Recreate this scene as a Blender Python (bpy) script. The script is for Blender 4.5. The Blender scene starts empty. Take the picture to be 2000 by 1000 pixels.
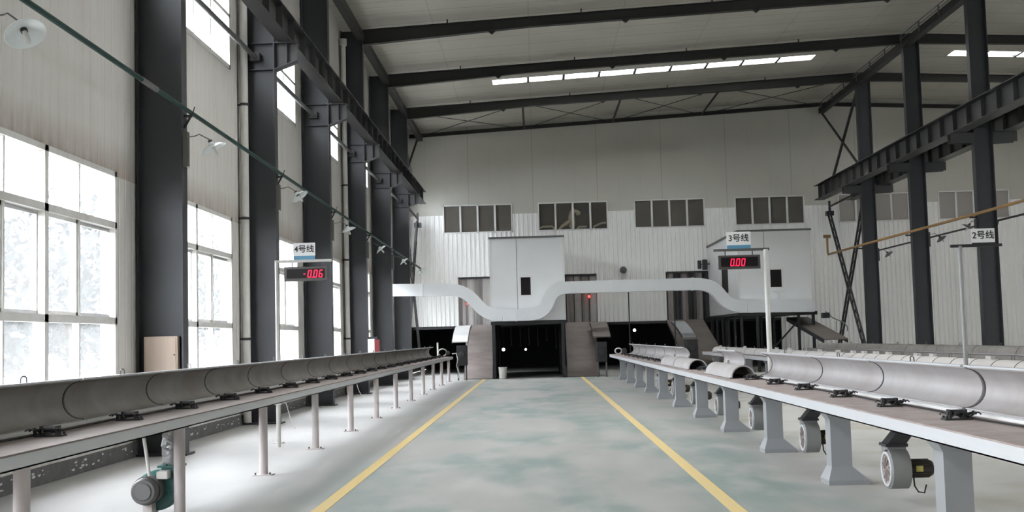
import bpy, math, random
from mathutils import Vector, Matrix
random.seed(7)
C = bpy.context.scene.collection
S = bpy.context.scene
PI = math.pi

# ---------------------------------------------------------------- camera
F, VX, VY, ROLL, EYE = 2290.0, 1048.0, 660.0, 0.028, 1.5
d = Vector((VX-1000, 500-VY, -F)).normalized()          # hall direction seen by the lens
u = Vector((-math.sin(ROLL), math.cos(ROLL), 0)); u = (u - d*u.dot(d)).normalized()
r = d.cross(u)
cam_data = bpy.data.cameras.new('camera'); cam = bpy.data.objects.new('camera', cam_data); C.objects.link(cam)
cam_data.sensor_fit = 'HORIZONTAL'; cam_data.sensor_width = 36; cam_data.lens = 36*F/2000
cam_data.clip_start = 0.05; cam_data.clip_end = 400
cam.matrix_world = Matrix.Translation((0, 0, EYE)) @ Matrix((r, d, u)).to_4x4()
S.camera = cam

# ---------------------------------------------------------------- sky and exposure
w = bpy.data.worlds.new('sky'); S.world = w; w.use_nodes = True
nt = w.node_tree; bg = nt.nodes['Background']
tc = nt.nodes.new('ShaderNodeTexCoord'); sp = nt.nodes.new('ShaderNodeSeparateXYZ')
cr = nt.nodes.new('ShaderNodeValToRGB'); cr.color_ramp.elements[0].position = 0.5; cr.color_ramp.elements[1].position = 0.85
cr.color_ramp.elements[0].color = (0.42, 0.435, 0.45, 1); cr.color_ramp.elements[1].color = (1, 1, 1, 1)
mp = nt.nodes.new('ShaderNodeMath'); mp.operation = 'MULTIPLY_ADD'; mp.inputs[1].default_value = 0.5; mp.inputs[2].default_value = 0.5
nt.links.new(tc.outputs['Generated'], sp.inputs[0]); nt.links.new(sp.outputs['Z'], mp.inputs[0])
nt.links.new(mp.outputs[0], cr.inputs[0]); nt.links.new(cr.outputs[0], bg.inputs[0])
bg.inputs[1].default_value = 5.2
S.view_settings.view_transform = 'Standard'; S.view_settings.look = 'None'
S.view_settings.gamma = 1.0; S.view_settings.use_curve_mapping = False
S.view_settings.exposure = 2.45
S.cycles.max_bounces = 10; S.cycles.diffuse_bounces = 6; S.cycles.transparent_max_bounces = 16
S.cycles.use_adaptive_sampling = True; S.cycles.use_denoising = True
S.cycles.sample_clamp_indirect = 8.0; S.cycles.caustics_reflective = False; S.cycles.caustics_refractive = False

def portal(name, loc, rot, sx, sy):                     # tells the renderer where the daylight comes in; gives no light of its own
    L = bpy.data.lights.new(name, 'AREA'); L.shape = 'RECTANGLE'; L.size = sx; L.size_y = sy
    L.cycles.is_portal = True
    o = bpy.data.objects.new(name, L); C.objects.link(o); o.location = loc; o.rotation_euler = rot
    return o

# ---------------------------------------------------------------- materials
def mat(name, col, rough=0.6, metal=0.0, dirt=0.0, scale=3.0, dirtcol=None, stretch=(1, 1, 1), bump=None, spec=0.5):
    m = bpy.data.materials.new(name); m.use_nodes = True
    n, l = m.node_tree.nodes, m.node_tree.links
    b = n['Principled BSDF']
    b.inputs['Base Color'].default_value = (*col, 1); b.inputs['Roughness'].default_value = rough
    b.inputs['Metallic'].default_value = metal; b.inputs['Specular IOR Level'].default_value = spec
    geo = n.new('ShaderNodeNewGeometry')
    if dirt > 0:
        mpg = n.new('ShaderNodeMapping'); mpg.inputs['Scale'].default_value = stretch
        l.new(geo.outputs['Position'], mpg.inputs[0])
        t = n.new('ShaderNodeTexNoise'); t.inputs['Scale'].default_value = scale; t.inputs['Detail'].default_value = 6
        t.inputs['Roughness'].default_value = 0.6
        l.new(mpg.outputs[0], t.inputs['Vector'])
        ramp = n.new('ShaderNodeValToRGB'); ramp.color_ramp.elements[0].position = 0.38; ramp.color_ramp.elements[1].position = 0.68
        l.new(t.outputs[0], ramp.inputs[0])
        mul = n.new('ShaderNodeMath'); mul.operation = 'MULTIPLY'; mul.inputs[1].default_value = dirt
        l.new(ramp.outputs[0], mul.inputs[0])
        mx = n.new('ShaderNodeMix'); mx.data_type = 'RGBA'
        dc = dirtcol or tuple(c*0.55 for c in col)
        mx.inputs[6].default_value = (*col, 1); mx.inputs[7].default_value = (*dc, 1)
        l.new(mul.outputs[0], mx.inputs[0]); l.new(mx.outputs[2], b.inputs['Base Color'])
    if bump:                                            # (axis, pitch, strength, distance)
        ax, pitch, st, dist = bump
        s2 = n.new('ShaderNodeSeparateXYZ'); l.new(geo.outputs['Position'], s2.inputs[0])
        dv = n.new('ShaderNodeMath'); dv.operation = 'DIVIDE'; dv.inputs[1].default_value = pitch
        l.new(s2.outputs['XYZ'.index(ax)], dv.inputs[0])
        fr = n.new('ShaderNodeMath'); fr.operation = 'FRACT'; l.new(dv.outputs[0], fr.inputs[0])
        rp = n.new('ShaderNodeValToRGB'); e = rp.color_ramp.elements
        e[0].position = 0.0; e[0].color = (0, 0, 0, 1); e[1].position = 0.12; e[1].color = (1, 1, 1, 1)
        e2 = e.new(0.88); e2.color = (1, 1, 1, 1); e3 = e.new(1.0); e3.color = (0, 0, 0, 1)
        l.new(fr.outputs[0], rp.inputs[0])
        bp = n.new('ShaderNodeBump'); bp.inputs['Strength'].default_value = st; bp.inputs['Distance'].default_value = dist
        l.new(rp.outputs[0], bp.inputs['Height']); l.new(bp.outputs[0], b.inputs['Normal'])
    return m

def emit(name, col, st):
    m = bpy.data.materials.new(name); m.use_nodes = True
    b = m.node_tree.nodes['Principled BSDF']; b.inputs['Base Color'].default_value = (*col, 1)
    b.inputs['Emission Color'].default_value = (*col, 1); b.inputs['Emission Strength'].default_value = st
    return m

def glass_mat(name, tcol, dust, transp, trans=0.3, rough=0.1):
    m = bpy.data.materials.new(name); m.use_nodes = True
    n, l = m.node_tree.nodes, m.node_tree.links
    n.remove(n['Principled BSDF']); out = n['Material Output']
    tr = n.new('ShaderNodeBsdfTransparent'); tr.inputs[0].default_value = (*tcol, 1)
    df = n.new('ShaderNodeBsdfDiffuse'); df.inputs[0].default_value = (*dust, 1)
    tl = n.new('ShaderNodeBsdfTranslucent'); tl.inputs[0].default_value = (0.9, 0.92, 0.93, 1)
    gl = n.new('ShaderNodeBsdfGlossy'); gl.inputs['Roughness'].default_value = rough
    m1 = n.new('ShaderNodeMixShader'); m1.inputs[0].default_value = trans
    l.new(df.outputs[0], m1.inputs[1]); l.new(tl.outputs[0], m1.inputs[2])
    m2 = n.new('ShaderNodeMixShader'); m2.inputs[0].default_value = transp
    l.new(m1.outputs[0], m2.inputs[1]); l.new(tr.outputs[0], m2.inputs[2])
    lw = n.new('ShaderNodeLayerWeight'); lw.inputs[0].default_value = 0.5
    pw = n.new('ShaderNodeMath'); pw.operation = 'POWER'; pw.inputs[1].default_value = 5; l.new(lw.outputs['Facing'], pw.inputs[0])
    fz = n.new('ShaderNodeMath'); fz.operation = 'MULTIPLY_ADD'; fz.inputs[1].default_value = 0.5; fz.inputs[2].default_value = 0.02; l.new(pw.outputs[0], fz.inputs[0])
    m3 = n.new('ShaderNodeMixShader'); l.new(fz.outputs[0], m3.inputs[0])
    l.new(m2.outputs[0], m3.inputs[1]); l.new(gl.outputs[0], m3.inputs[2]); l.new(m3.outputs[0], out.inputs[0])
    return m

M = dict(
    column=mat('dark_grey_paint', (0.032, 0.035, 0.04), 0.42, dirt=0.5, scale=1.2, dirtcol=(0.042, 0.044, 0.047), spec=0.5),
    crane=mat('crane_beam_paint', (0.045, 0.045, 0.045), 0.45, dirt=0.4, scale=1.5, dirtcol=(0.06, 0.058, 0.054)),
    rafter=mat('rafter_paint', (0.02, 0.02, 0.018), 0.55, dirt=0.3, scale=1.0, dirtcol=(0.03, 0.03, 0.026)),
    wall=mat('white_wall_panel', (0.7, 0.675, 0.635), 0.55, dirt=0.4, scale=0.9, dirtcol=(0.55, 0.5, 0.44), stretch=(1, 2.5, 0.35), bump=('Y', 0.25, 0.5, 0.02)),
    sheetup=mat('shaded_upper_sheet', (0.54, 0.53, 0.48), 0.55, dirt=0.35, scale=0.5, dirtcol=(0.46, 0.45, 0.4), bump=('X', 2.9, 0.6, 0.01)),  # smooth upper sheet; the dim light up there is partly put into its colour
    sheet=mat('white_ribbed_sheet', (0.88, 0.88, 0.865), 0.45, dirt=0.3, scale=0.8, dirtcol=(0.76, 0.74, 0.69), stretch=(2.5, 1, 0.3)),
    roof=mat('roof_liner', (0.5, 0.48, 0.42), 0.6, dirt=0.35, scale=0.5, dirtcol=(0.43, 0.41, 0.35), bump=('Y', 1.0, 0.5, 0.02)),
    floor=None,
    plinth=mat('dark_plinth', (0.11, 0.112, 0.11), 0.8, dirt=0.5, scale=7, dirtcol=(0.2, 0.2, 0.19)),
    whitepaint=mat('white_frame_paint', (0.74, 0.73, 0.7), 0.4, dirt=0.35, scale=4, dirtcol=(0.5, 0.44, 0.38)),
    pvc=mat('white_plastic_pipe', (0.62, 0.61, 0.57), 0.35, dirt=0.25, scale=3),
    green=mat('green_pipe_paint', (0.018, 0.05, 0.042), 0.6, dirt=0.4, scale=2, dirtcol=(0.03, 0.045, 0.04), spec=0.2),
    yellow=mat('yellow_pipe_paint', (0.42, 0.235, 0.07), 0.45, dirt=0.5, scale=1.2, dirtcol=(0.2, 0.15, 0.09)),
    greypipe=mat('grey_strut_paint', (0.12, 0.12, 0.118), 0.45, dirt=0.3, scale=3),
    enamel=mat('white_enamel', (0.62, 0.66, 0.65), 0.25),
    bulb=mat('unlit_bulb_glass', (0.55, 0.55, 0.52), 0.3),
    black=mat('black_rubber', (0.015, 0.015, 0.016), 0.5),
    darksteel=mat('dark_steel', (0.03, 0.03, 0.032), 0.5, dirt=0.4, scale=4),
    tabpaint=mat('table_grey_paint', (0.52, 0.535, 0.55), 0.42, dirt=0.4, scale=1.4, dirtcol=(0.48, 0.485, 0.49)),
    deck=mat('dusty_deck_steel', (0.36, 0.31, 0.29), 0.6, dirt=0.7, scale=3.5, dirtcol=(0.24, 0.17, 0.15)),
    coverpale=mat('pale_dusty_cover', (0.52, 0.5, 0.48), 0.5, dirt=0.5, scale=2.2, dirtcol=(0.48, 0.45, 0.42)),
    deckdark=mat('dark_dusty_deck', (0.2, 0.165, 0.15), 0.6, dirt=0.7, scale=3.5, dirtcol=(0.13, 0.1, 0.088)),
    cover=mat('steel_cover', (0.46, 0.445, 0.44), 0.42, metal=0.25, dirt=0.6, scale=2.2, dirtcol=(0.33, 0.29, 0.27)),
    covershade=mat('shaded_steel_cover', (0.27, 0.255, 0.235), 0.55, metal=0.15, dirt=0.6, scale=2.2, dirtcol=(0.16, 0.13, 0.11)),  # steel cover with shade put into its colour, for the backlit left lids
    pier=mat('pier_grey_paint', (0.29, 0.3, 0.31), 0.4, dirt=0.3, scale=2, dirtcol=(0.25, 0.25, 0.26)),
    legpaint=mat('leg_paint', (0.55, 0.5, 0.49), 0.4, dirt=0.6, scale=3.5, dirtcol=(0.36, 0.31, 0.3), stretch=(1, 1, 0.3)),
    fanpaint=mat('fan_grey_paint', (0.22, 0.224, 0.22), 0.45, dirt=0.3, scale=5),
    motor=mat('brown_motor', (0.05, 0.04, 0.032), 0.4, dirt=0.4, scale=9),
    motorgrey=mat('grey_motor', (0.1, 0.1, 0.095), 0.45, dirt=0.4, scale=9),
    bgreen=mat('green_blower_paint', (0.03, 0.14, 0.125), 0.4, dirt=0.4, scale=7),
    hose=mat('silver_hose', (0.5, 0.5, 0.5), 0.35, metal=0.6, dirt=0.5, scale=12),
    label=mat('yellow_label', (0.5, 0.45, 0.12), 0.5),
    booth=mat('booth_panel', (0.8, 0.81, 0.81), 0.45, dirt=0.2, scale=0.7, dirtcol=(0.62, 0.63, 0.63)),
    trimwhite=mat('white_trim', (0.75, 0.75, 0.74), 0.4),
    duct=mat('grey_white_duct', (0.86, 0.885, 0.9), 0.4, dirt=0.2, scale=1.0, dirtcol=(0.7, 0.71, 0.71)),
    rampdark=mat('dark_brown_sheet', (0.17, 0.145, 0.13), 0.5, metal=0.2, dirt=0.6, scale=2.0, dirtcol=(0.11, 0.09, 0.08), stretch=(0.6, 1, 3)),
    postgrey=mat('grey_post_paint', (0.3, 0.3, 0.29), 0.4),
    ramp=mat('brown_dusty_sheet', (0.36, 0.315, 0.3), 0.5, metal=0.2, dirt=0.7, scale=2.0, dirtcol=(0.25, 0.2, 0.185), stretch=(0.6, 1, 3)),
    frame=mat('black_steel_frame', (0.02, 0.02, 0.021), 0.5),
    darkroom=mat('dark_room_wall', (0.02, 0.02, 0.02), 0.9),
    wood=mat('pale_plywood', (0.56, 0.45, 0.37), 0.6, dirt=0.5, scale=3, dirtcol=(0.45, 0.34, 0.26), stretch=(4, 1, 0.4)),
    red=mat('red_paint', (0.2, 0.02, 0.025), 0.4),
    signwhite=mat('white_sign', (0.88, 0.88, 0.87), 0.4),
    signblue=mat('blue_sign_strip', (0.12, 0.33, 0.5), 0.4),
    ink=mat('black_ink', (0.02, 0.02, 0.02), 0.5),
    led=emit('red_led', (1.0, 0.02, 0.08), 0.17),
    lamplit=emit('lit_bulb', (1.0, 0.98, 0.92), 1.5),
    redlit=emit('red_indicator', (1.0, 0.05, 0.04), 0.8),
    screen=mat('led_screen_glass', (0.012, 0.009, 0.01), 0.35, spec=0.25),
    displaycase=mat('display_case_grey', (0.09, 0.086, 0.078), 0.4, metal=0.3),
    line=mat('yellow_floor_paint', (0.7, 0.52, 0.19), 0.5, dirt=0.6, scale=3.0, dirtcol=(0.62, 0.52, 0.33)),
    cream=mat('cream_foam', (0.9, 0.84, 0.68), 0.7, dirt=0.4, scale=8),
    strip=mat('strip_curtain', (0.3, 0.27, 0.26), 0.4, dirt=0.5, scale=3, stretch=(1, 1, 0.3)),
    pane=glass_mat('dusty_daylight_glass', (0.95, 0.97, 1.0), (0.8, 0.8, 0.8), 0.9, trans=0.4),
    panedark=glass_mat('dusty_dark_glass', (0.85, 0.83, 0.8), (0.26, 0.24, 0.21), 0.6, trans=0.1, rough=0.25),
    paneclear=glass_mat('clearer_dark_glass', (0.9, 0.88, 0.85), (0.26, 0.24, 0.21), 0.84, trans=0.1, rough=0.25),
    panepale=glass_mat('pale_dusty_glass', (0.85, 0.83, 0.8), (0.5, 0.47, 0.44), 0.25, trans=0.1, rough=0.25),
    skylight=glass_mat('skylight_sheet', (1, 1, 1), (0.8, 0.8, 0.8), 0.5, trans=0.9),
    leaf=mat('leaf_green', (0.015, 0.022, 0.022), 0.6),
    bark=mat('bark', (0.12, 0.09, 0.06), 0.8),
    ground=mat('outside_paving', (0.12, 0.118, 0.11), 0.9, dirt=0.4, scale=1),
)

def floor_mat():
    m = bpy.data.materials.new('green_grey_concrete'); m.use_nodes = True
    n, l = m.node_tree.nodes, m.node_tree.links; b = n['Principled BSDF']
    geo = n.new('ShaderNodeNewGeometry')
    def noise(sc, st, det=5):
        mpg = n.new('ShaderNodeMapping'); mpg.inputs['Scale'].default_value = st; l.new(geo.outputs['Position'], mpg.inputs[0])
        t = n.new('ShaderNodeTexNoise'); t.inputs['Scale'].default_value = sc; t.inputs['Detail'].default_value = det
        l.new(mpg.outputs[0], t.inputs['Vector']); return t
    def ramp(src, a, bb):
        rp = n.new('ShaderNodeValToRGB'); rp.color_ramp.elements[0].position = a; rp.color_ramp.elements[1].position = bb
        l.new(src.outputs[0], rp.inputs[0]); return rp
    def mix(f, c1, c2):
        mx = n.new('ShaderNodeMix'); mx.data_type = 'RGBA'; l.new(f, mx.inputs[0])
        for i, c in ((6, c1), (7, c2)):
            if isinstance(c, tuple): mx.inputs[i].default_value = (*c, 1)
            else: l.new(c, mx.inputs[i])
        return mx.outputs[2]
    a = ramp(noise(0.45, (1.6, 0.6, 1), 7), 0.44, 0.58); c = ramp(noise(1.6, (1.3, 0.5, 1), 8), 0.45, 0.7)
    base = mix(a.outputs[0], (0.34, 0.34, 0.32), (0.23, 0.28, 0.258))
    fin = mix(c.outputs[0], base, (0.4, 0.395, 0.375))
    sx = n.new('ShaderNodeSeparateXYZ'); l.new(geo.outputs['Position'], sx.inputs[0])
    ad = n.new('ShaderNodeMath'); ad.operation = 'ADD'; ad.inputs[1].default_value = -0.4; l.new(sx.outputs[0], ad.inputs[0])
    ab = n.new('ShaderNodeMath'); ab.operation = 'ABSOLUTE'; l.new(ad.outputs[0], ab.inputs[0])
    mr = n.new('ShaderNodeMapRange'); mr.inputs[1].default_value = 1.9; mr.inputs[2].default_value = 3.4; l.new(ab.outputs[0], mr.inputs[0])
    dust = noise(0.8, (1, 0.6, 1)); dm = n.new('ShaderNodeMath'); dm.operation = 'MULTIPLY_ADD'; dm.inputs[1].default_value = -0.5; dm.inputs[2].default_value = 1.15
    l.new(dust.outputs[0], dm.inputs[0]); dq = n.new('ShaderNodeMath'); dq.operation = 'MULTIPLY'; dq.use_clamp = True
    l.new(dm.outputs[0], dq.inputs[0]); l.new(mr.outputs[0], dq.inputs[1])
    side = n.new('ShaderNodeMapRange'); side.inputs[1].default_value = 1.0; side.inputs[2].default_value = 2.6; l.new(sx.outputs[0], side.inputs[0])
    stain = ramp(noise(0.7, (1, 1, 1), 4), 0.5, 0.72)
    rightdust_lift = mix(stain.outputs[0], (0.66, 0.65, 0.62), (0.5, 0.48, 0.4))  # dust right of the aisle, whitened to make up for weaker light
    fin = mix(dq.outputs[0], fin, mix(side.outputs[0], (0.42, 0.415, 0.405), rightdust_lift))
    l.new(fin, b.inputs['Base Color'])
    rr = n.new('ShaderNodeMapRange'); rr.inputs[3].default_value = 0.5; rr.inputs[4].default_value = 0.65
    l.new(c.outputs[0], rr.inputs[0]); l.new(rr.outputs[0], b.inputs['Roughness'])
    b.inputs['Specular IOR Level'].default_value = 0.1
    return m
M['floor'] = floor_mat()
def rust_stains(m, z0, z1):                             # brown run marks creeping up from the window heads
    n, l = m.node_tree.nodes, m.node_tree.links; b = n['Principled BSDF']
    geo = n.new('ShaderNodeNewGeometry'); sx = n.new('ShaderNodeSeparateXYZ'); l.new(geo.outputs['Position'], sx.inputs[0])
    mr = n.new('ShaderNodeMapRange'); mr.inputs[1].default_value = z0; mr.inputs[2].default_value = z1; mr.inputs[3].default_value = 1; mr.inputs[4].default_value = 0
    l.new(sx.outputs[2], mr.inputs[0])
    gt = n.new('ShaderNodeMath'); gt.operation = 'GREATER_THAN'; gt.inputs[1].default_value = z0-.05; l.new(sx.outputs[2], gt.inputs[0])
    mp_ = n.new('ShaderNodeMapping'); mp_.inputs['Scale'].default_value = (1, 6, 1.2); l.new(geo.outputs['Position'], mp_.inputs[0])
    t = n.new('ShaderNodeTexNoise'); t.inputs['Scale'].default_value = 1.4; t.inputs['Detail'].default_value = 8; l.new(mp_.outputs[0], t.inputs['Vector'])
    a = n.new('ShaderNodeMath'); a.operation = 'MULTIPLY'; l.new(mr.outputs[0], a.inputs[0]); l.new(gt.outputs[0], a.inputs[1])
    c = n.new('ShaderNodeMath'); c.operation = 'MULTIPLY'; l.new(a.outputs[0], c.inputs[0]); l.new(t.outputs[0], c.inputs[1])
    mx = n.new('ShaderNodeMix'); mx.data_type = 'RGBA'; old = b.inputs['Base Color'].links[0].from_socket
    l.new(old, mx.inputs[6]); mx.inputs[7].default_value = (0.25, 0.17, 0.12, 1); l.new(c.outputs[0], mx.inputs[0]); l.new(mx.outputs[2], b.inputs['Base Color'])
rust_stains(M['wall'], 3.88, 4.35)
def seams(m, lines, dark):                              # dark joints between liner sheets
    n, l = m.node_tree.nodes, m.node_tree.links; b = n['Principled BSDF']
    geo = n.new('ShaderNodeNewGeometry'); sx = n.new('ShaderNodeSeparateXYZ'); l.new(geo.outputs['Position'], sx.inputs[0])
    for ax, pitch, wd, amt in lines:
        dv = n.new('ShaderNodeMath'); dv.operation = 'DIVIDE'; dv.inputs[1].default_value = pitch; l.new(sx.outputs[ax], dv.inputs[0])
        fr = n.new('ShaderNodeMath'); fr.operation = 'FRACT'; l.new(dv.outputs[0], fr.inputs[0])
        lt = n.new('ShaderNodeMath'); lt.operation = 'LESS_THAN'; lt.inputs[1].default_value = wd/pitch; l.new(fr.outputs[0], lt.inputs[0])
        mu_ = n.new('ShaderNodeMath'); mu_.operation = 'MULTIPLY'; mu_.inputs[1].default_value = amt; l.new(lt.outputs[0], mu_.inputs[0])
        old = b.inputs['Base Color'].links[0].from_socket
        mx = n.new('ShaderNodeMix'); mx.data_type = 'RGBA'; l.new(mu_.outputs[0], mx.inputs[0]); l.new(old, mx.inputs[6]); mx.inputs[7].default_value = (*dark, 1)
        l.new(mx.outputs[2], b.inputs['Base Color'])
seams(M['roof'], ((1, 1.2, 0.06, 0.45), (0, 2.9, 0.05, 0.25)), (0.2, 0.19, 0.16))
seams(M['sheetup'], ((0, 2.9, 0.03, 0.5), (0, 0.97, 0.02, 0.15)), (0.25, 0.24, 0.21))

# ---------------------------------------------------------------- mesh helpers
class MB:
    def __init__(s): s.v, s.f, s.sm = [], [], []
    def add(s, vs, fs, smooth=False):
        o = len(s.v); s.v += [tuple(q) for q in vs]
        s.f += [[i+o for i in f] for f in fs]; s.sm += [smooth]*len(fs); return s
    def box(s, x0, x1, y0, y1, z0, z1):
        vs = [(x, y, z) for x in (x0, x1) for y in (y0, y1) for z in (z0, z1)]
        return s.add(vs, [(0, 1, 3, 2), (4, 6, 7, 5), (0, 4, 5, 1), (2, 3, 7, 6), (0, 2, 6, 4), (1, 5, 7, 3)])
    def prism(s, poly, axis, a, b, smooth=False):       # poly in the two other axes, extruded along axis from a to b
        def P(p, t): return {'x': (t, p[0], p[1]), 'y': (p[0], t, p[1]), 'z': (p[0], p[1], t)}[axis]
        n = len(poly); vs = [P(p, a) for p in poly] + [P(p, b) for p in poly]
        s.add(vs, [(i, (i+1) % n, n+(i+1) % n, n+i) for i in range(n)], smooth)
        o = len(s.v)-2*n
        s.f += [[o+i for i in range(n)][::-1], [o+n+i for i in range(n)]]; s.sm += [False]*2
        return s
    def tube(s, pts, rad, n=8, caps=True, rads=None):
        pts = [Vector(p) for p in pts]; k = len(pts); vs = []; nrm = None
        for i, p in enumerate(pts):
            t = (pts[min(i+1, k-1)] - pts[max(i-1, 0)]).normalized()
            if nrm is None:
                nrm = t.orthogonal().normalized()
            else:
                nrm = (nrm - t*nrm.dot(t)).normalized()
            bi = t.cross(nrm); rr = rads[i] if rads else rad
            vs += [p + (nrm*math.cos(2*PI*j/n) + bi*math.sin(2*PI*j/n))*rr for j in range(n)]
        fs = [(i*n+j, i*n+(j+1) % n, (i+1)*n+(j+1) % n, (i+1)*n+j) for i in range(k-1) for j in range(n)]
        s.add(vs, fs, True)
        if caps:
            o = len(s.v)-len(vs)
            s.f += [[o+j for j in range(n)][::-1], [o+(k-1)*n+j for j in range(n)]]; s.sm += [False]*2
        return s
    def lathe(s, prof, origin, axis, n=24):             # prof [(radius, along)]
        ax = Vector(axis).normalized(); e1 = ax.orthogonal().normalized(); e2 = ax.cross(e1); o = Vector(origin)
        vs = [o + ax*h + (e1*math.cos(2*PI*j/n)+e2*math.sin(2*PI*j/n))*rr for rr, h in prof for j in range(n)]
        k = len(prof)
        return s.add(vs, [(i*n+j, i*n+(j+1) % n, (i+1)*n+(j+1) % n, (i+1)*n+j) for i in range(k-1) for j in range(n)], True)
    def bar(s, p, q, wd, ht, up=(0, 0, 1)):
        p, q = Vector(p), Vector(q); t = (q-p).normalized(); sd = t.cross(Vector(up))
        if sd.length < 1e-4: sd = t.cross(Vector((1, 0, 0)))
        sd.normalize(); uu = sd.cross(t)
        vs = [b + sd*a*wd/2 + uu*c*ht/2 for b in (p, q) for a in (-1, 1) for c in (-1, 1)]
        return s.add(vs, [(0, 1, 3, 2), (4, 6, 7, 5), (0, 4, 5, 1), (2, 3, 7, 6), (0, 2, 6, 4), (1, 5, 7, 3)])
    def build(s, name, m, parent=None, bevel=0.0, origin=None):
        me = bpy.data.meshes.new(name)
        off = Vector((0, 0, 0))
        if parent is not None:
            q = parent
            while q is not None: off += q.location; q = q.parent
            loc = Vector((0, 0, 0))
        else:
            if origin is None:
                xs, ys, zs = zip(*s.v)
                off = Vector(((min(xs)+max(xs))/2, (min(ys)+max(ys))/2, min(zs)))
            else: off = Vector(origin)
            loc = off
        me.from_pydata([tuple(Vector(p)-off) for p in s.v], [], s.f)
        me.polygons.foreach_set('use_smooth', s.sm)
        me.materials.append(m); me.update()
        if any(s.sm): me.set_sharp_from_angle(angle=math.radians(42))
        o = bpy.data.objects.new(name, me); C.objects.link(o); o.location = loc
        if parent is not None: o.parent = parent
        if bevel:
            bv = o.modifiers.new('bevel', 'BEVEL'); bv.width = bevel; bv.segments = 2; bv.limit_method = 'ANGLE'
        return o

def thing(name, label, cat, loc=(0, 0, 0), group=None, kind=None):
    o = bpy.data.objects.new(name, None); C.objects.link(o); o.location = loc; o.empty_display_size = 0.1
    return tag(o, label, cat, group, kind)
def tag(o, label=None, cat=None, group=None, kind=None):
    if label: o['label'] = label
    if cat: o['category'] = cat
    if group: o['group'] = group
    if kind: o['kind'] = kind
    return o
def struct(o): o['kind'] = 'structure'; return o
def copy_tree(o, parent=None):
    c = o.copy(); C.objects.link(c)
    if parent is not None: c.parent = parent
    for ch in list(o.children): copy_tree(ch, c)
    return c
def sroot(name, loc=(0, 0, 0)):
    o = bpy.data.objects.new(name, None); C.objects.link(o); o.location = loc; o['kind'] = 'structure'; return o

COLS = [10.5, 16.5, 22.5, 28.5, 34.5, 40.5, 46.5]
NTH = ['nearest', 'second', 'third', 'fourth', 'fifth', 'sixth', 'seventh', 'eighth', 'ninth', 'tenth', 'eleventh', 'twelfth', 'thirteenth', 'fourteenth']
BACK = 52.5
def ridge(x): return 10.83 + 0.0485*(x+5) if x < 13.25 else 10.83 + 0.0485*18.25 - 0.0485*(x-13.25)

# ================================================================ the setting
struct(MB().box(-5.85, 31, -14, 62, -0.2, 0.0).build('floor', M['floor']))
tag(MB().box(-60, -5.85, -40, 90, -0.5, -0.3).build('outside_ground', M['ground']), kind='structure')

# left wall with a hole for every window
holes = []
y = -1.5
while y < 50:
    holes.append((y+0.75, y+5.1, 1.08, 3.88)); holes.append((y+0.75, y+5.1, 6.68, 8.25)); y += 6
def hole_wall(x0, x1, ya, yb, z0, z1, holes):
    b = MB(); ys = sorted({ya, yb} | {h[0] for h in holes} | {h[1] for h in holes})
    for a, c in zip(ys, ys[1:]):
        hs = sorted([h for h in holes if h[0] <= a+1e-6 and h[1] >= c-1e-6], key=lambda h: h[2]); z = z0
        for h in hs:
            if h[2] > z: b.box(x0, x1, a, c, z, h[2])
            z = h[3]
        if z < z1: b.box(x0, x1, a, c, z, z1)
    return b
struct(hole_wall(-5.83, -5.63, -14, 52.7, 0.2, 11.2, holes).build('wall_left', M['wall']))
b = MB().box(-5.84, -5.6, -14, 52.6, 0.0, 0.2)
pl = struct(b.build('baseboard_left', M['plinth']))
b = MB(); random.seed(3)
for i in range(150):                                    # pale flecks of plaster on the plinth
    yy = random.uniform(8, 34); zz = random.uniform(0.05, 0.17); s_ = random.uniform(0.01, 0.045)
    b.add([(-5.596, yy+s_*random.uniform(.6, 1.8)*math.cos(a), zz+s_*.5*math.sin(a)*random.uniform(.5, 1)) for a in (0, 1, 2, 3, 4, 5)], [(0, 1, 2, 3, 4, 5)])
b.build('plaster_fleck', M['whitepaint'], pl)['kind'] = 'stuff'

def left_window(idx, y0, y1, z0, z1, lower):
    root = sroot('window_%d' % idx, (-5.68, (y0+y1)/2, z0))
    f = MB(); xo, xi = -5.74, -5.60
    t = 0.07
    f.box(xo, xi, y0, y0+t, z0, z1).box(xo, xi, y1-t, y1, z0, z1).box(xo, xi, y0, y1, z0, z0+t).box(xo, xi, y0, y1, z1-t, z1)
    mu = (0, 1.05, 2.08, 3.13, y1-y0)
    if lower:
        for k in (1, 3): f.box(xo+.02, xi-.03, y0+mu[k]-.02, y0+mu[k]+.02, z0, z1)
        f.box(xo, xi, y0+mu[2]-.05, y0+mu[2]+.05, z0, z1)
        for zt in (1.83, 3.11): f.box(xo, xi, y0, y1, zt, zt+.09)
    else:
        for k in (1, 2, 3): f.box(xo+.02, xi-.03, y0+mu[k]-.025, y0+mu[k]+.025, z0, z1)
        f.box(xo, xi, y0, y1, z0+.98, z0+1.04)
    f.build('window_frame', M['whitepaint'], root)
    if lower:                                           # sliding sashes in the tall middle row
        for k in range(4):
            xx = xo+.035 if k % 2 else xo+.075
            s = MB(); a, c = y0+mu[k]+.02, y0+mu[k+1]-.02; za, zb = 1.92, 3.11; q = .045
            s.box(xx-.015, xx+.015, a, a+q, za, zb).box(xx-.015, xx+.015, c-q, c, za, zb).box(xx-.015, xx+.015, a, c, za, za+q).box(xx-.015, xx+.015, a, c, zb-q, zb)
            s.build('sash', M['whitepaint'], root)
        MB().box(-5.63, -5.52, y0-.03, y1+.03, z0-.05, z0-.005).build('window_sill', M['whitepaint'], root)
    MB().box(-5.695, -5.69, y0+.03, y1-.03, z0+.03, z1-.03).build('window_pane', M['pane'], root)
n = 0
for h in holes:
    if h[0] > 4: n += 1; left_window(n, h[0], h[1], h[2], h[3], h[3] < 5)
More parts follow.
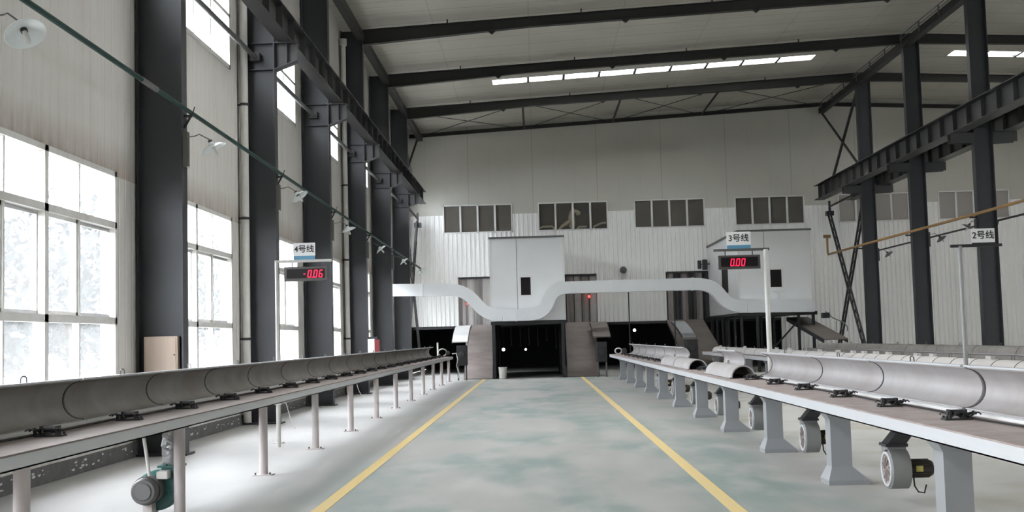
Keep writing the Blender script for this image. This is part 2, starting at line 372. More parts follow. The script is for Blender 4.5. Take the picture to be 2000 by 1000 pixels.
for h in holes:
    portal('daylight_portal', (-5.9, (h[0]+h[1])/2, (h[2]+h[3])/2), (0, -PI/2, 0), h[3]-h[2], h[1]-h[0])

# back wall: ribbed sheets
def ribbed(b, x0, x1, z0, z1, pitch, depth, y=BACK):
    xs = []; x = x0; k = 0
    prof = [(0, 0), (.30, 0), (.42, 1), (.70, 1), (.82, 0)]
    i0 = math.floor(x0/pitch); pts = []
    i = i0
    while i*pitch < x1+pitch:
        for fr, h in prof: pts.append(((i+fr)*pitch, h))
        i += 1
    def H(x):
        for (a, ha), (c, hc) in zip(pts, pts[1:]):
            if a <= x <= c: return ha + (hc-ha)*(x-a)/max(c-a, 1e-9)
        return 0
    ins = [(x0, H(x0))] + [p for p in pts if x0 < p[0] < x1] + [(x1, H(x1))]
    vs, fs = [], []
    for x, h in ins:
        vs += [(x, y-depth*h, z0), (x, y-depth*h, z1), (x, y+.1, z0), (x, y+.1, z1)]
    for i in range(len(ins)-1):
        o = i*4; fs += [(o, o+4, o+5, o+1), (o+2, o+3, o+7, o+6), (o, o+2, o+6, o+4), (o+1, o+5, o+7, o+3)]
    fs += [(0, 1, 3, 2), (len(vs)-4, len(vs)-2, len(vs)-1, len(vs)-3)]
    b.add(vs, fs)
WIN = [(-4.06, -.94), (.22, 3.35), (4.54, 7.69), (9.04, 12.15), (13.65, 16.8), (18.1, 21.25)]
OPEN = [(-3.44, -2.0), (1.34, 2.76), (5.85, 7.79)]
b = MB(); x = -5.63
for a, c in OPEN + [(10.9, 10.9)]:
    ribbed(b, x, a, 2.12, 4.3, .2, .035); x = c
ribbed(b, 10.9, 31, 0.0, 4.3, .2, .05)
ribbed(b, -5.63, 31, 4.3, 6.28, .2, .035); x = -5.63
for a, c in WIN + [(31, 31)]:
    ribbed(b, x, a, 6.28, 7.1, .2, .035); x = c
struct(b.build('wall_back', M['sheet']))
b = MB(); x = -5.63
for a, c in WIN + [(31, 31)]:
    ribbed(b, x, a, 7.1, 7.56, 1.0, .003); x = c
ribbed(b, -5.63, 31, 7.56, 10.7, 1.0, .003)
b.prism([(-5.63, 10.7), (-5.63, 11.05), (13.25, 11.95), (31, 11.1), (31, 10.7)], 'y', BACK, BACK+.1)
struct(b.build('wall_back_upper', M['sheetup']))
struct(MB().box(-5.5, 10.9, BACK-.06, BACK+.08, 2.0, 2.12).build('trim_1', M['frame']))
rh = [(q+0.75, q+5.1, 1.1, 4.2) for q in (-1.5, 4.5, 10.5, 16.5)]  # unseen windows, added to brighten surfaces that face right
struct(hole_wall(31, 31.2, -14, 52.7, 0, 11.5, rh).build('wall_right', M['wall']))
for i, h in enumerate(rh):
    root = sroot('window_%d' % (40+i), (31.1, (h[0]+h[1])/2, h[2])); f = MB(); t = .07
    f.box(31.02, 31.16, h[0], h[0]+t, h[2], h[3]).box(31.02, 31.16, h[1]-t, h[1], h[2], h[3]).box(31.02, 31.16, h[0], h[1], h[2], h[2]+t).box(31.02, 31.16, h[0], h[1], h[3]-t, h[3])
    for q in (1.05, 2.08, 3.13): f.box(31.03, 31.12, h[0]+q-.03, h[0]+q+.03, h[2], h[3])
    f.box(31.02, 31.14, h[0], h[1], 3.1, 3.2).build('window_frame', M['whitepaint'], root)
    MB().box(31.08, 31.085, h[0]+.03, h[1]-.03, h[2]+.03, h[3]-.03).build('window_pane', M['pane'], root)
portal('daylight_portal', (31.3, 10.4, 2.65), (0, PI/2, 0), 3.1, 22.5)
struct(MB().box(-5.85, 31.2, -14.2, -14, 0, 12).build('wall_front', M['wall']))

for i, (a, c) in enumerate(WIN):
    root = sroot('window_%d' % (20+i), ((a+c)/2, BACK, 6.28))
    f = MB(); t = .05; z0, z1 = 6.28, 7.56; ya, yb = BACK-.05, BACK+.06
    f.box(a, a+t, ya, yb, z0, z1).box(c-t, c, ya, yb, z0, z1).box(a, c, ya, yb, z0, z0+t).box(a, c, ya, yb, z1-t, z1)
    for k in (1, 2, 3): f.box(a+(c-a)*k/4-.04, a+(c-a)*k/4+.04, ya, yb, z0, z1)
    f.build('window_frame', M['trimwhite'], root)
    MB().box(a+.02, c-.02, BACK+.02, BACK+.025, z0+.02, z1-.02).build('window_pane', M['paneclear' if i == 1 else 'panedark' if a < 12 else 'panepale'], root)
# unlit room behind the back wall
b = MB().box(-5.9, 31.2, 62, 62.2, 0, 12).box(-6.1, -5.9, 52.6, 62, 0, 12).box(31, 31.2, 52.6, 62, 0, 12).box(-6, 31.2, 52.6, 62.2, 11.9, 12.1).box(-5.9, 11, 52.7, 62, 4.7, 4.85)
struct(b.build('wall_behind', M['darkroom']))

# roof with a strip of translucent skylight sheets
def roof_piece(b, x0, x1, y0, y1, lift=.2, th=.12):
    for a, c in ((x0, min(x1, 13.25)), (max(x0, 13.25), x1)):
        if c > a:
            za, zc = ridge(a)+lift, ridge(c if c < 13.25 else (13.25 if a < 13.25 else c))+lift
            vs = [(a, y0, za), (c, y0, zc), (c, y1, zc), (a, y1, za), (a, y0, za+th), (c, y0, zc+th), (c, y1, zc+th), (a, y1, za+th)]
            b.add(vs, [(0, 3, 2, 1), (4, 5, 6, 7), (0, 1, 5, 4), (1, 2, 6, 5), (2, 3, 7, 6), (3, 0, 4, 7)])
SKY = [(-1.4, 10.75, 43.5, 44.3), (15.9, 26, 43.5, 44.3), (-1.4, 10.75, 18.8, 20.0)]  # last strip is out of view, added to send top light onto the floor
b = MB(); y = -14.2
for ya, yb in sorted({(q[2], q[3]) for q in SKY}):
    roof_piece(b, -5.9, 31.2, y, ya) if ya > y else None
    x = -5.9
    for a, c, y0, y1 in sorted(q for q in SKY if q[2] == ya): roof_piece(b, x, a, ya, yb); x = c
    roof_piece(b, x, 31.2, ya, yb); y = max(y, yb)
roof_piece(b, -5.9, 31.2, y, 52.8)
struct(b.build('ceiling', M['roof']))
for i, (a, c, y0, y1) in enumerate(SKY):
    root = sroot('window_%d' % (30+i), ((a+c)/2, (y0+y1)/2, ridge(a)+.2)); nseg = 9 if a < 0 else 8
    for k in range(nseg):
        xa, xb = a+(c-a)*k/nseg, a+(c-a)*(k+1)/nseg
        p = MB(); roof_piece(p, xa+.02, xb-.02, y0, y1, .28, .01); p.build('skylight_sheet', M['skylight'], root)
        if k:
            p = MB(); roof_piece(p, xa-.045, xa+.045, y0, y1, .18, .08); p.build('glazing_bar', M['darksteel'], root)
    zc = ridge((a+c)/2)+.7
    sl = math.atan(.0485)*(-1 if a < 0 else 1)
    portal('daylight_portal', ((a+c)/2, (y0+y1)/2, zc), (0, sl, 0), c-a, y1-y0)

# painted floor lines
for x0, nm in ((-2.0, 'left'), (1.66, 'right')):
    o = MB().box(x0-.065, x0+.065, 3, 44.4, 0.0, .003).build('floor_line', M['line'])
    tag(o, 'worn yellow aisle line on the floor beside the %s' % ('table on round posts' if nm == 'left' else 'table on flared piers'), 'floor line', 'painted aisle lines')

# ================================================================ columns
def column_parts(root, x0, x1, yc, top, face, corbels=()):
    """face=+1: inner flange at x1; web across X"""
    MB().box(x0+.02, x1-.02, yc-.008, yc+.008, 0, top).build('web', M['column'], root)
    MB().box(x0, x0+.022, yc-.125, yc+.125, 0, top).build('flange', M['column'], root)
    MB().box(x1-.022, x1, yc-.125, yc+.125, 0, top).build('flange', M['column'], root)
    p = MB().box(x0-.0, x1+.06, yc-.2, yc+.2, 0, .03)
    for sx in (x0+.12, x1-.12):
        for sy in (-.16, .16): p.tube([(sx, yc+sy, .03), (sx, yc+sy, .07)], .016, 6)
    p.build('base_plate', M['column'], root)
LN = ['nearest steel column by the window wall, just left of the frame', 'dark steel column on the window side carrying the pale wooden box',
      'dark steel column on the window side behind the 4 sign pole, white downpipe on its left', 'dark steel column directly behind the sign reading 4 and its red display',
      'dark steel column on the window side holding the white and red cabinet', 'sixth dark steel column along the window wall',
      'farthest dark steel column on the window side, beside the lattice bracing']
for i, yc in enumerate(COLS):
    root = thing('steel_column', LN[i], 'column', (-5.27, yc, 0), 'dark steel columns along the window wall')
    column_parts(root, -5.6, -4.95, yc, ridge(-5.3)-.01, 1)
    for zz in (6.84, 7.36):
        MB().box(-5.58, -4.97, yc-.12, yc-.01, zz, zz+.015).build('stiffener', M['column'], root)
    k = MB()                                            # corbel carrying the crane beam
    k.box(-4.95, -4.52, yc-.12, yc+.12, 7.36, 7.38)
    k.add([(-4.95, yc-.12, 6.84), (-4.52, yc-.12, 7.0), (-4.52, yc+.12, 7.0), (-4.95, yc+.12, 6.84), (-4.95, yc-.12, 6.86), (-4.52, yc-.12, 7.02), (-4.52, yc+.12, 7.02), (-4.95, yc+.12, 6.86)],
          [(0, 3, 2, 1), (4, 5, 6, 7), (0, 1, 5, 4), (1, 2, 6, 5), (2, 3, 7, 6), (3, 0, 4, 7)])
    k.prism([(-4.95, 6.85), (-4.52, 7.01), (-4.52, 7.37), (-4.95, 7.37)], 'y', yc-.006, yc+.006)
    k.prism([(-4.72, 6.94), (-4.705, 6.94), (-4.705, 7.37), (-4.72, 7.37)], 'y', yc-.11, yc+.11)
    k.build('corbel', M['crane'], root)
RN = ['dark steel column of the right row crossed by the sign reading 2', 'middle dark steel column of the right row under the yellow pipe', 'farthest dark steel column of the right row beside the crossed ladders']
for i, yc in enumerate((34.5, 40.5, 46.5)):
    root = thing('steel_column', RN[i], 'column', (13.27, yc, 0), 'dark steel columns of the right row')
    column_parts(root, 13.0, 13.55, yc, ridge(13)-.25, -1)
    k = MB()
    for x0, x1 in ((12.32, 13.0), (13.55, 14.25)):
        k.box(x0, x1, yc-.15, yc+.15, 7.16, 7.18)
        lo = (6.9, 6.85) if x0 < 13 else (6.85, 6.88)
        k.prism([(x0, lo[0]), (x1, lo[1]), (x1, 7.17), (x0, 7.17)], 'y', yc-.15, yc-.135)
        k.prism([(x0, lo[0]), (x1, lo[1]), (x1, 7.17), (x0, 7.17)], 'y', yc+.135, yc+.15)
    k.build('corbel', M['crane'], root)

# ---------------- crane beams
def crane_beam(label, x0, x1, ya, yb, z0, z1, web_off=0.5):
    xc = x0+(x1-x0)*web_off
    root = thing('crane_beam', label, 'crane beam', (xc, (ya+yb)/2, z0), 'crane runway beams')
    MB().box(x0, x1, ya, yb, z0, z0+.022).build('bottom_flange', M['crane'], root)
    MB().box(x0, x1, ya, yb, z1-.025, z1).build('top_flange', M['crane'], root)
    MB().box(xc-.007, xc+.007, ya, yb, z0+.02, z1-.02).build('web', M['crane'], root)
    MB().box(xc-.03, xc+.03, ya, yb, z1, z1+.07).build('rail', M['darksteel'], root)
    proto = None; y = ya+.3
    while y < yb:
        if proto is None:
            proto = MB().box(xc-.13, xc+.13, y-.007, y+.007, z0+.02, z1-.02).build('stiffener', M['crane'], root); yy = y
        else:
            c = proto.copy(); C.objects.link(c); c.parent = root; c.location = (0, y-yy, 0)
        y += 1.1
crane_beam('ribbed dark crane beam carried on brackets of the window side columns', -4.88, -4.60, 7, 50.2, 7.385, 7.92)
crane_beam('ribbed dark crane beam on the aisle side of the right columns', 12.33, 12.75, 22, 51.3, 7.18, 7.82)
crane_beam('dark crane beam on the far side of the right columns', 13.8, 14.2, 22, 51.6, 7.18, 7.75)

# ---------------- struts between the left columns, with a clamp at each end
for i, (a, c) in enumerate(zip(COLS, COLS[1:])):
    root = thing('tie_pipe', 'grey tie pipe below the crane beam, %s from the camera' % NTH[i], 'pipe', (-5.33, (a+c)/2, 7.1), 'tie pipes below the crane beam')
    MB().tube([(-5.33, a+.14, 7.1), (-5.33, c-.14, 7.1)], .045, 12).build('pipe', M['greypipe'], root)
    for yy, s in ((a+.02, 1), (c-.02, -1)):
        MB().box(-5.43, -5.23, min(yy, yy+s*.14), max(yy, yy+s*.14), 7.02, 7.18).build('clamp', M['crane'], root)

# ---------------- eave struts
o = MB().box(-5.12, -4.9, 4, 52.4, 10.5, 10.72).build('eave_strut', M['rafter']); tag(o, 'dark eave strut along the tops of the window side columns', 'strut', 'longitudinal struts')
root = thing('valley_strut', 'dark strut with a thin handrail over the right column tops', 'strut', (13.1, 40, 11.3), 'longitudinal struts')
MB().box(12.95, 13.2, 26, 52.4, 11.22, 11.45).build('beam', M['rafter'], root)
p = MB()
for k in range(14): p.box(12.9, 12.94, 27+1.9*k, 27.05+1.9*k, 11.3, 11.62)
p.tube([(12.92, 27, 11.62), (12.92, 52.2, 11.62)], .02, 6).tube([(12.92, 27, 11.5), (12.92, 52.2, 11.5)], .015, 6)
p.build('rail', M['greypipe'], root)

# ---------------- rafters
RF = {28.5: 'roof rafter nearest the camera, above the frame', 34.5: 'dark tapered roof rafter, highest one in view', 40.5: 'dark tapered roof rafter just in front of the lit skylight strip', 46.5: 'dark tapered roof rafter just behind the skylight strip', 52.4: 'thin dark rafter on top of the back wall'}
for yc, lb in RF.items():
    root = thing('roof_rafter', lb, 'rafter', (4, yc, 10.5), 'dark roof rafters')
    dep = .46 if yc < 50 else .2
    def lo(x):
        if yc > 50: return ridge(x)-.16
        if x < 0: return ridge(x)-.46+(x+5.2)/5.2*.16
        if x < 13.25: return ridge(x)-.3-.04*x/13
        return ridge(x)-.34+.06*min(1, (x-13.25)/5)
    xs = [-4.95 if yc < 50 else -5.5, 0, 6, 13.25, 19, 25, 30.9]
    hw = .1 if yc < 50 else .06
    MB().prism([(x, lo(x)) for x in xs]+[(x, ridge(x)) for x in xs[::-1]], 'y', yc-.006, yc+.006).build('web', M['rafter'], root)
    for nm, fn, t in (('bottom_flange', lo, .02), ('top_flange', lambda x: ridge(x)-.02, .02)):
        MB().prism([(x, fn(x)) for x in xs]+[(x, fn(x)+t) for x in xs[::-1]], 'y', yc-hw, yc+hw).build(nm, M['rafter'], root)
    if yc < 50:
        for x in (-2.4, 1.6, 5.5, 9.4):
            MB().box(x-.02, x+.02, yc-.13, yc-.1, ridge(x)-.05, ridge(x)+.1).build('cleat', M['rafter'], root)
            MB().prism([(x+1.2, lo(x+1.2)), (x+1.32, lo(x+1.2)-.09), (x+1.44, lo(x+1.44))], 'y', yc-.05, yc+.05).build('gusset', M['rafter'], root)
# roof bracing in the last bay
for i, x in enumerate((-.3, 3.7, 7.7)):
    z = ridge(x)-.12
    o = MB().tube([(x, 46.6, z), (x, 52.3, z)], .045, 10).build('roof_strut', M['rafter'])
    tag(o, ['round strut under the roof, leftmost in the farthest bay', 'round strut under the roof, middle one in the farthest bay', 'round strut under the roof, rightmost in the farthest bay'][i], 'strut', 'round roof struts of the last bay')
for i, (a, c) in enumerate(((-5, -.3), (-.3, 3.7), (3.7, 7.7), (7.7, 12.9))):
    root = thing('roof_bracing', 'thin crossed rods under the roof, %s pair from the window wall' % ['first', 'second', 'third', 'fourth'][i], 'bracing', ((a+c)/2, 49.5, 10.9), 'crossed roof rods of the last bay')
    for p, q in (((a, 46.6), (c, 52.3)), ((a, 52.3), (c, 46.6))):
        MB().tube([(p[0], p[1], ridge(p[0])-.14), (q[0], q[1], ridge(q[0])-.14)], .014, 6).build('rod', M['rafter'], root)

# ---------------- lattice braces between the last columns and the back wall
def lattice(root, x, p, q, wd=.32):
    P, Q = Vector((x, *p)), Vector((x, *q)); t = (Q-P).normalized(); s = Vector((1, 0, 0)).cross(t)
    b = MB()
    for sg in (-1, 1): b.bar(P+s*sg*wd/2, Q+s*sg*wd/2, .07, .07, up=(1, 0, 0))
    nn = int((Q-P).length/.5)
    for k in range(nn+1):
        c = P+t*((Q-P).length*k/nn); b.bar(c-s*wd/2, c+s*wd/2, .05, .05, up=(1, 0, 0))
    b.build('ladder_frame', M['darksteel'], root)
for x, lb in ((13.12, 'crossed ladder-like braces between the farthest right column and the back wall'), (-5.15, 'crossed ladder-like braces behind the farthest window side column')):
    root = thing('cross_brace', lb, 'brace', (x, 49.5, 0), 'ladder-like cross braces')
    lattice(root, x-.04, (51.9, 6.7), (46.75, .25)); lattice(root, x+.04, (46.9, 6.3), (51.9, .25))
    MB().box(x-.15, x+.15, 51.75, 52.1, 6.55, 6.75).box(x-.04, x+.04, 51.85, 51.95, 6.7, 7.2).build('hanger', M['darksteel'], root)
    MB().bar((x, 46.8, 7.0), (x, 51.8, 6.95), .06, .06).build('strut', M['darksteel'], root)
root = thing('cross_brace', 'crossed rods above the crane beam beside the farthest right column', 'brace', (13.1, 49.5, 7.9))
MB().bar((13.08, 46.7, 8.0), (13.08, 52.3, 11.2), .07, .07).build('rod', M['darksteel'], root)
MB().bar((13.16, 51.6, 7.9), (13.16, 46.7, 11.2), .09, .09).build('rod', M['darksteel'], root)
root = thing('cross_brace', 'crossed rods above the crane beam behind the window side columns', 'brace', (-5.2, 49.5, 7.9))
MB().bar((-5.15, 46.7, 8.0), (-5.15, 52.3, 10.5), .07, .07).build('rod', M['darksteel'], root)
MB().bar((-5.23, 52.3, 7.9), (-5.23, 46.7, 10.4), .07, .07).build('rod', M['darksteel'], root)

# ---------------- long pipes
root = thing('green_pipe', 'long dark green pipe clipped along the window side columns', 'pipe', (-4.86, 28, 4.8))
def gz(y): return 4.9-.0078*(y-10)
MB().tube([(-4.86, yy, gz(yy)) for yy in (6, 16, 26, 36, 44, 50.6)], .032, 10).build('pipe', M['green'], root)
for yc in COLS:
    MB().box(-4.95, -4.84, yc-.02, yc+.02, gz(yc)-.07, gz(yc)-.035).bar((-4.95, yc, gz(yc)-.22), (-4.86, yc, gz(yc)-.06), .03, .02, up=(0, 1, 0)).tube([(-4.84, yc, gz(yc)-.06), (-4.80, yc, gz(yc)+.08)], .008, 6).build('bracket', M['darksteel'], root)
MB().tube([(-4.86, 14.4, gz(14.4)), (-4.86, 15.0, gz(15))], .037, 10).build('joint', M['greypipe'], root)
root = thing('yellow_pipe', 'long ochre yellow pipe crossing the right row of columns', 'pipe', (12.85, 38, 4.7))
MB().tube([(12.85, 22, 4.75), (12.85, 34, 4.75), (12.85, 47, 4.8), (12.85, 51.4, 4.8), (12.85, 51.5, 4.9), (12.85, 51.5, 5.55)], .045, 10).build('pipe', M['yellow'], root)
MB().tube([(12.7, 51.5, 5.6), (13.0, 51.5, 5.6)], .07, 10).build('valve', M['yellow'], root)
for yc in (34.5, 40.5, 46.5): MB().box(12.8, 12.998, yc-.03, yc+.03, 4.66, 4.71).build('bracket', M['darksteel'], root)
root = thing('conduit', 'thin dark conduit under the yellow pipe behind the right columns', 'conduit', (13.65, 38, 4.5))
MB().tube([(13.62, 24, 4.55), (13.62, 47.5, 4.6)], .03, 8).build('pipe', M['darksteel'], root)
for yc in (34.5, 40.5, 46.5): MB().bar((13.55, yc, 4.35), (13.62, yc, 4.56), .04, .03, up=(0, 1, 0)).build('bracket', M['darksteel'], root)

for yc, lb in ((22.2, 'white plastic downpipe running up beside the column behind the 4 sign pole'), (34.18, 'white plastic downpipe beside the column holding the white and red cabinet')):
    root = thing('downpipe', lb, 'downpipe', (-5.5, yc, 0), 'white downpipes on the window wall')
    MB().tube([(-5.5, yc, 0.05), (-5.5, yc, 10.45)], .075, 14).build('pipe', M['pvc'], root)
    MB().tube([(-5.5, yc, 10.3), (-5.5, yc, 10.5)], .11, 14).build('funnel', M['pvc'], root)
    for zz in (1.6, 3.9, 6.1, 8.2): MB().tube([(-5.5, yc, zz), (-5.5, yc, zz+.05)], .085, 12).box(-5.625, -5.5, yc-.02, yc+.02, zz+.01, zz+.04).build('clip', M['darksteel'], root)

# ---------------- gooseneck lamps
def lamp(x, y, z, direc, sx, label, group, m=None):
    """shade centre x,y,z; direc = where its open side looks; sx = side of the column face"""
    root = thing('gooseneck_lamp', label, 'lamp', (x, y, z), group); m = m or M['enamel']
    dn = Vector(direc).normalized(); c = Vector((x, y, z))
    MB().lathe([(.03, -.07), (.045, -.05), (.05, -.03), (.12, -.012), (.185, .03), (.19, .034), (.183, .036), (.118, -.004), (.045, -.02), (.0, -.03)], c, dn, 28).build('lamp_shade', m, root)
    MB().lathe([(.0, -.1), (.03, -.1), (.032, -.02), (.032, .01), (0, .01)], c, dn, 12).build('socket', M['darksteel'], root)
    MB().lathe([(.0, .005), (.022, .01), (.024, .12), (.018, .15), (0, .155)], c, dn, 12).build('bulb', M['bulb'], root)
    top = c-dn*.09; xw = -4.93 if sx < 0 else (13.57 if x > 13.2 else 12.98)
    s = 1 if x > xw else -1
    a = Vector((xw+.03*s, y-.03, z+.14)); pts = [a, a+Vector((.12*s, 0, .01)), a.lerp(top, .55)+Vector((0, 0, .07)), top-dn*.02, top]
    MB().tube(pts, .009, 8).build('arm', M['greypipe'], root)
    bx = MB().box(xw-.02*s, xw+.05*s, y-.06, y+.06, z-.28, z+.22) if s > 0 else MB().box(xw-.05, xw+.02, y-.06, y+.06, z-.28, z+.22)
    bx.build('switch_box', M['displaycase'], root)
LL = ['white dish lamp hanging close to the camera at top left', 'white dish lamp on the column with the wooden box', 'white dish lamp above the sign reading 4', 'white dish lamp beside the second downpipe',
      'white dish lamp on the column with the white and red cabinet', 'white dish lamp on the sixth window side column', 'farthest white dish lamp on the window side, next to the back wall']
dirs = [(.45, -.36, -.82), (.42, .10, -.9), (.55, -.1, -.8), (.3, .25, -.9), (.6, .12, -.75), (.6, .1, -.75), (.5, -.3, -.8)]
for i, yc in enumerate(COLS):
    lamp(-4.53 if i else -4.6, yc-.05, [4.42, 4.34, 4.37, 4.28, 4.25, 4.28, 4.3][i], dirs[i], -1, LL[i], 'white dish lamps on the window side columns')
lamp(13.98, 46.5, 4.45, (.6, .1, -.75), 1, 'dark dish lamp on the farthest column of the right row', 'dish lamps on the right columns', M['greypipe'])
lamp(14.0, 40.5, 4.55, (.6, .1, -.75), 1, 'dark dish lamp on the middle column of the right row', 'dish lamps on the right columns', M['greypipe'])
lamp(12.74, 34.5, 4.42, (-.5, .25, -.85), 1, 'pale dish lamp on the aisle side of the column crossed by the 2 sign', 'dish lamps on the right columns', M['greypipe'])

# ---------------- boxes on the columns
root = thing('wooden_box', 'pale plywood box fixed to the second window side column', 'box', (-5.25, 16.4, 1.08))
MB().box(-5.49, -5.02, 16.33, 16.47, 1.08, 1.66).build('body', M['wood'], root, .004)
MB().box(-5.47, -5.04, 16.318, 16.33, 1.10, 1.64).build('door', M['wood'], root, .003)
MB().tube([(-5.06, 16.3, 1.4), (-5.06, 16.32, 1.4)], .01, 8).build('knob', M['darksteel'], root)
root = thing('hose_cabinet', 'white cabinet with a red side on the fifth window side column', 'cabinet', (-4.8, 34.35, 1.1))
MB().box(-4.94, -4.74, 34.28, 34.45, 1.08, 1.6).build('body', M['trimwhite'], root, .006)
MB().box(-4.74, -4.6, 34.27, 34.46, 1.09, 1.58).build('side_panel', M['red'], root, .006)
MB().box(-4.92, -4.66, 34.3, 34.44, 1.6, 1.66).build('cap', M['darksteel'], root, .006)

# ================================================================ the long tables
def arc_profile(cu, cz, R, a0, a1, th=.018, n=16, lip=.03):
    out = [(cu+(R)*math.cos(a0+(a1-a0)*k/n), cz+(R)*math.sin(a0+(a1-a0)*k/n)) for k in range(n+1)]
    inn = [(cu+(R-th)*math.cos(a0+(a1-a0)*k/n), cz+(R-th)*math.sin(a0+(a1-a0)*k/n)) for k in range(n+1)]
    return out, inn
def cover(root, X, ya, yb, ztop, closed, mt, s, handle=True, plates=False):
    """half-pipe lid; X maps distance-from-front-edge to world x"""
    if closed: cu, cz, R, a0, a1 = .33, ztop+.012, .178, 0, PI
    else:      cu, cz, R, a0, a1 = .665, ztop+.19, .172, -PI/2-.08, PI/2-.1
    out, inn = arc_profile(cu, cz, R, a0, a1)
    poly = [(X(p[0]), p[1]) for p in out]+[(X(p[0]), p[1]) for p in inn[::-1]]
    b = MB().prism(poly, 'y', ya, yb, True)
    c = b.build('trough_cover', mt, root)
    e = MB()
    for e0, sg in ((out[0], 1), (out[-1], 1)):          # lips along the two long edges
        du = .03 if closed else 0
        if closed:
            ux = e0[0]+(.025 if e0[0] > cu else -.025)
            e.box(*sorted((X(e0[0]), X(ux))), ya, yb, e0[1]-.004, e0[1]+.008)
        else:
            e.box(*sorted((X(e0[0]-.03), X(e0[0]+.03))), ya, yb, e0[1]-.006, e0[1]+.008)
    e.build('lip', M['tabpaint'], c)
    out2, in2 = arc_profile(cu, cz, R+.004, a0, a1, th=.026)
    gp = [(X(p[0]), p[1]) for p in out2]+[(X(p[0]), p[1]) for p in in2[::-1]]
    MB().prism(gp, 'y', yb-.006, yb+(.026 if not closed else .012), True).build('joint_gasket', M['darksteel'], c)
    if handle:
        hp = out[-1] if not closed else (cu, cz+R)
        ym = ya+(yb-ya)*.5; h = .055 if not closed else .05
        x = X(hp[0]+(.012 if not closed else 0))
        MB().tube([(x, ym-.055, hp[1]-.01), (x, ym-.045, hp[1]+h*.8), (x, ym-.02, hp[1]+h), (x, ym+.03, hp[1]+h), (x, ym+.05, hp[1]+h*.8), (x, ym+.055, hp[1]-.01)], .006, 6).build('handle', M['greypipe'], c)
    if plates:
        ym = ya+(yb-ya)*.5
        MB().box(*sorted((X(.30), X(.36))), ym-.1, ym+.1, ztop+.18, ztop+.235).build('lifting_plate', mt, c)
    return c

def bracket_proto(root, X, y, z, s):
    b = MB(); xc = .34
    b.box(*sorted((X(xc-.1), X(xc+.1))), y-.05, y+.05, z, z+.012)
    for du in (-.055, .055): b.box(*sorted((X(xc+du-.008), X(xc+du+.008))), y-.035, y+.035, z+.01, z+.075)
    b.tube([(X(xc-.07), y, z+.052), (X(xc+.07), y, z+.052)], .022, 12)
    for du in (-.085, .085):
        for dy in (-.035, .035): b.tube([(X(xc+du), y+dy, z+.01), (X(xc+du), y+dy, z+.03)], .01, 6)
    o = b.build('roller_bracket', M['darksteel'], root)
    w_ = MB(); random.seed(int(y*10))
    for k in range(5):
        pts = []; a = random.uniform(-.11, .05); ph = random.uniform(0, 6)
        for q in range(9): pts.append((X(xc+a+q*.016), y+.075*math.sin(q*.8+ph), z+.02+.035*abs(math.sin(q*.7+ph*1.3))))
        w_.tube(pts, .006, 5)
    w_.build('cable_tangle', M['black'], o)
    return o

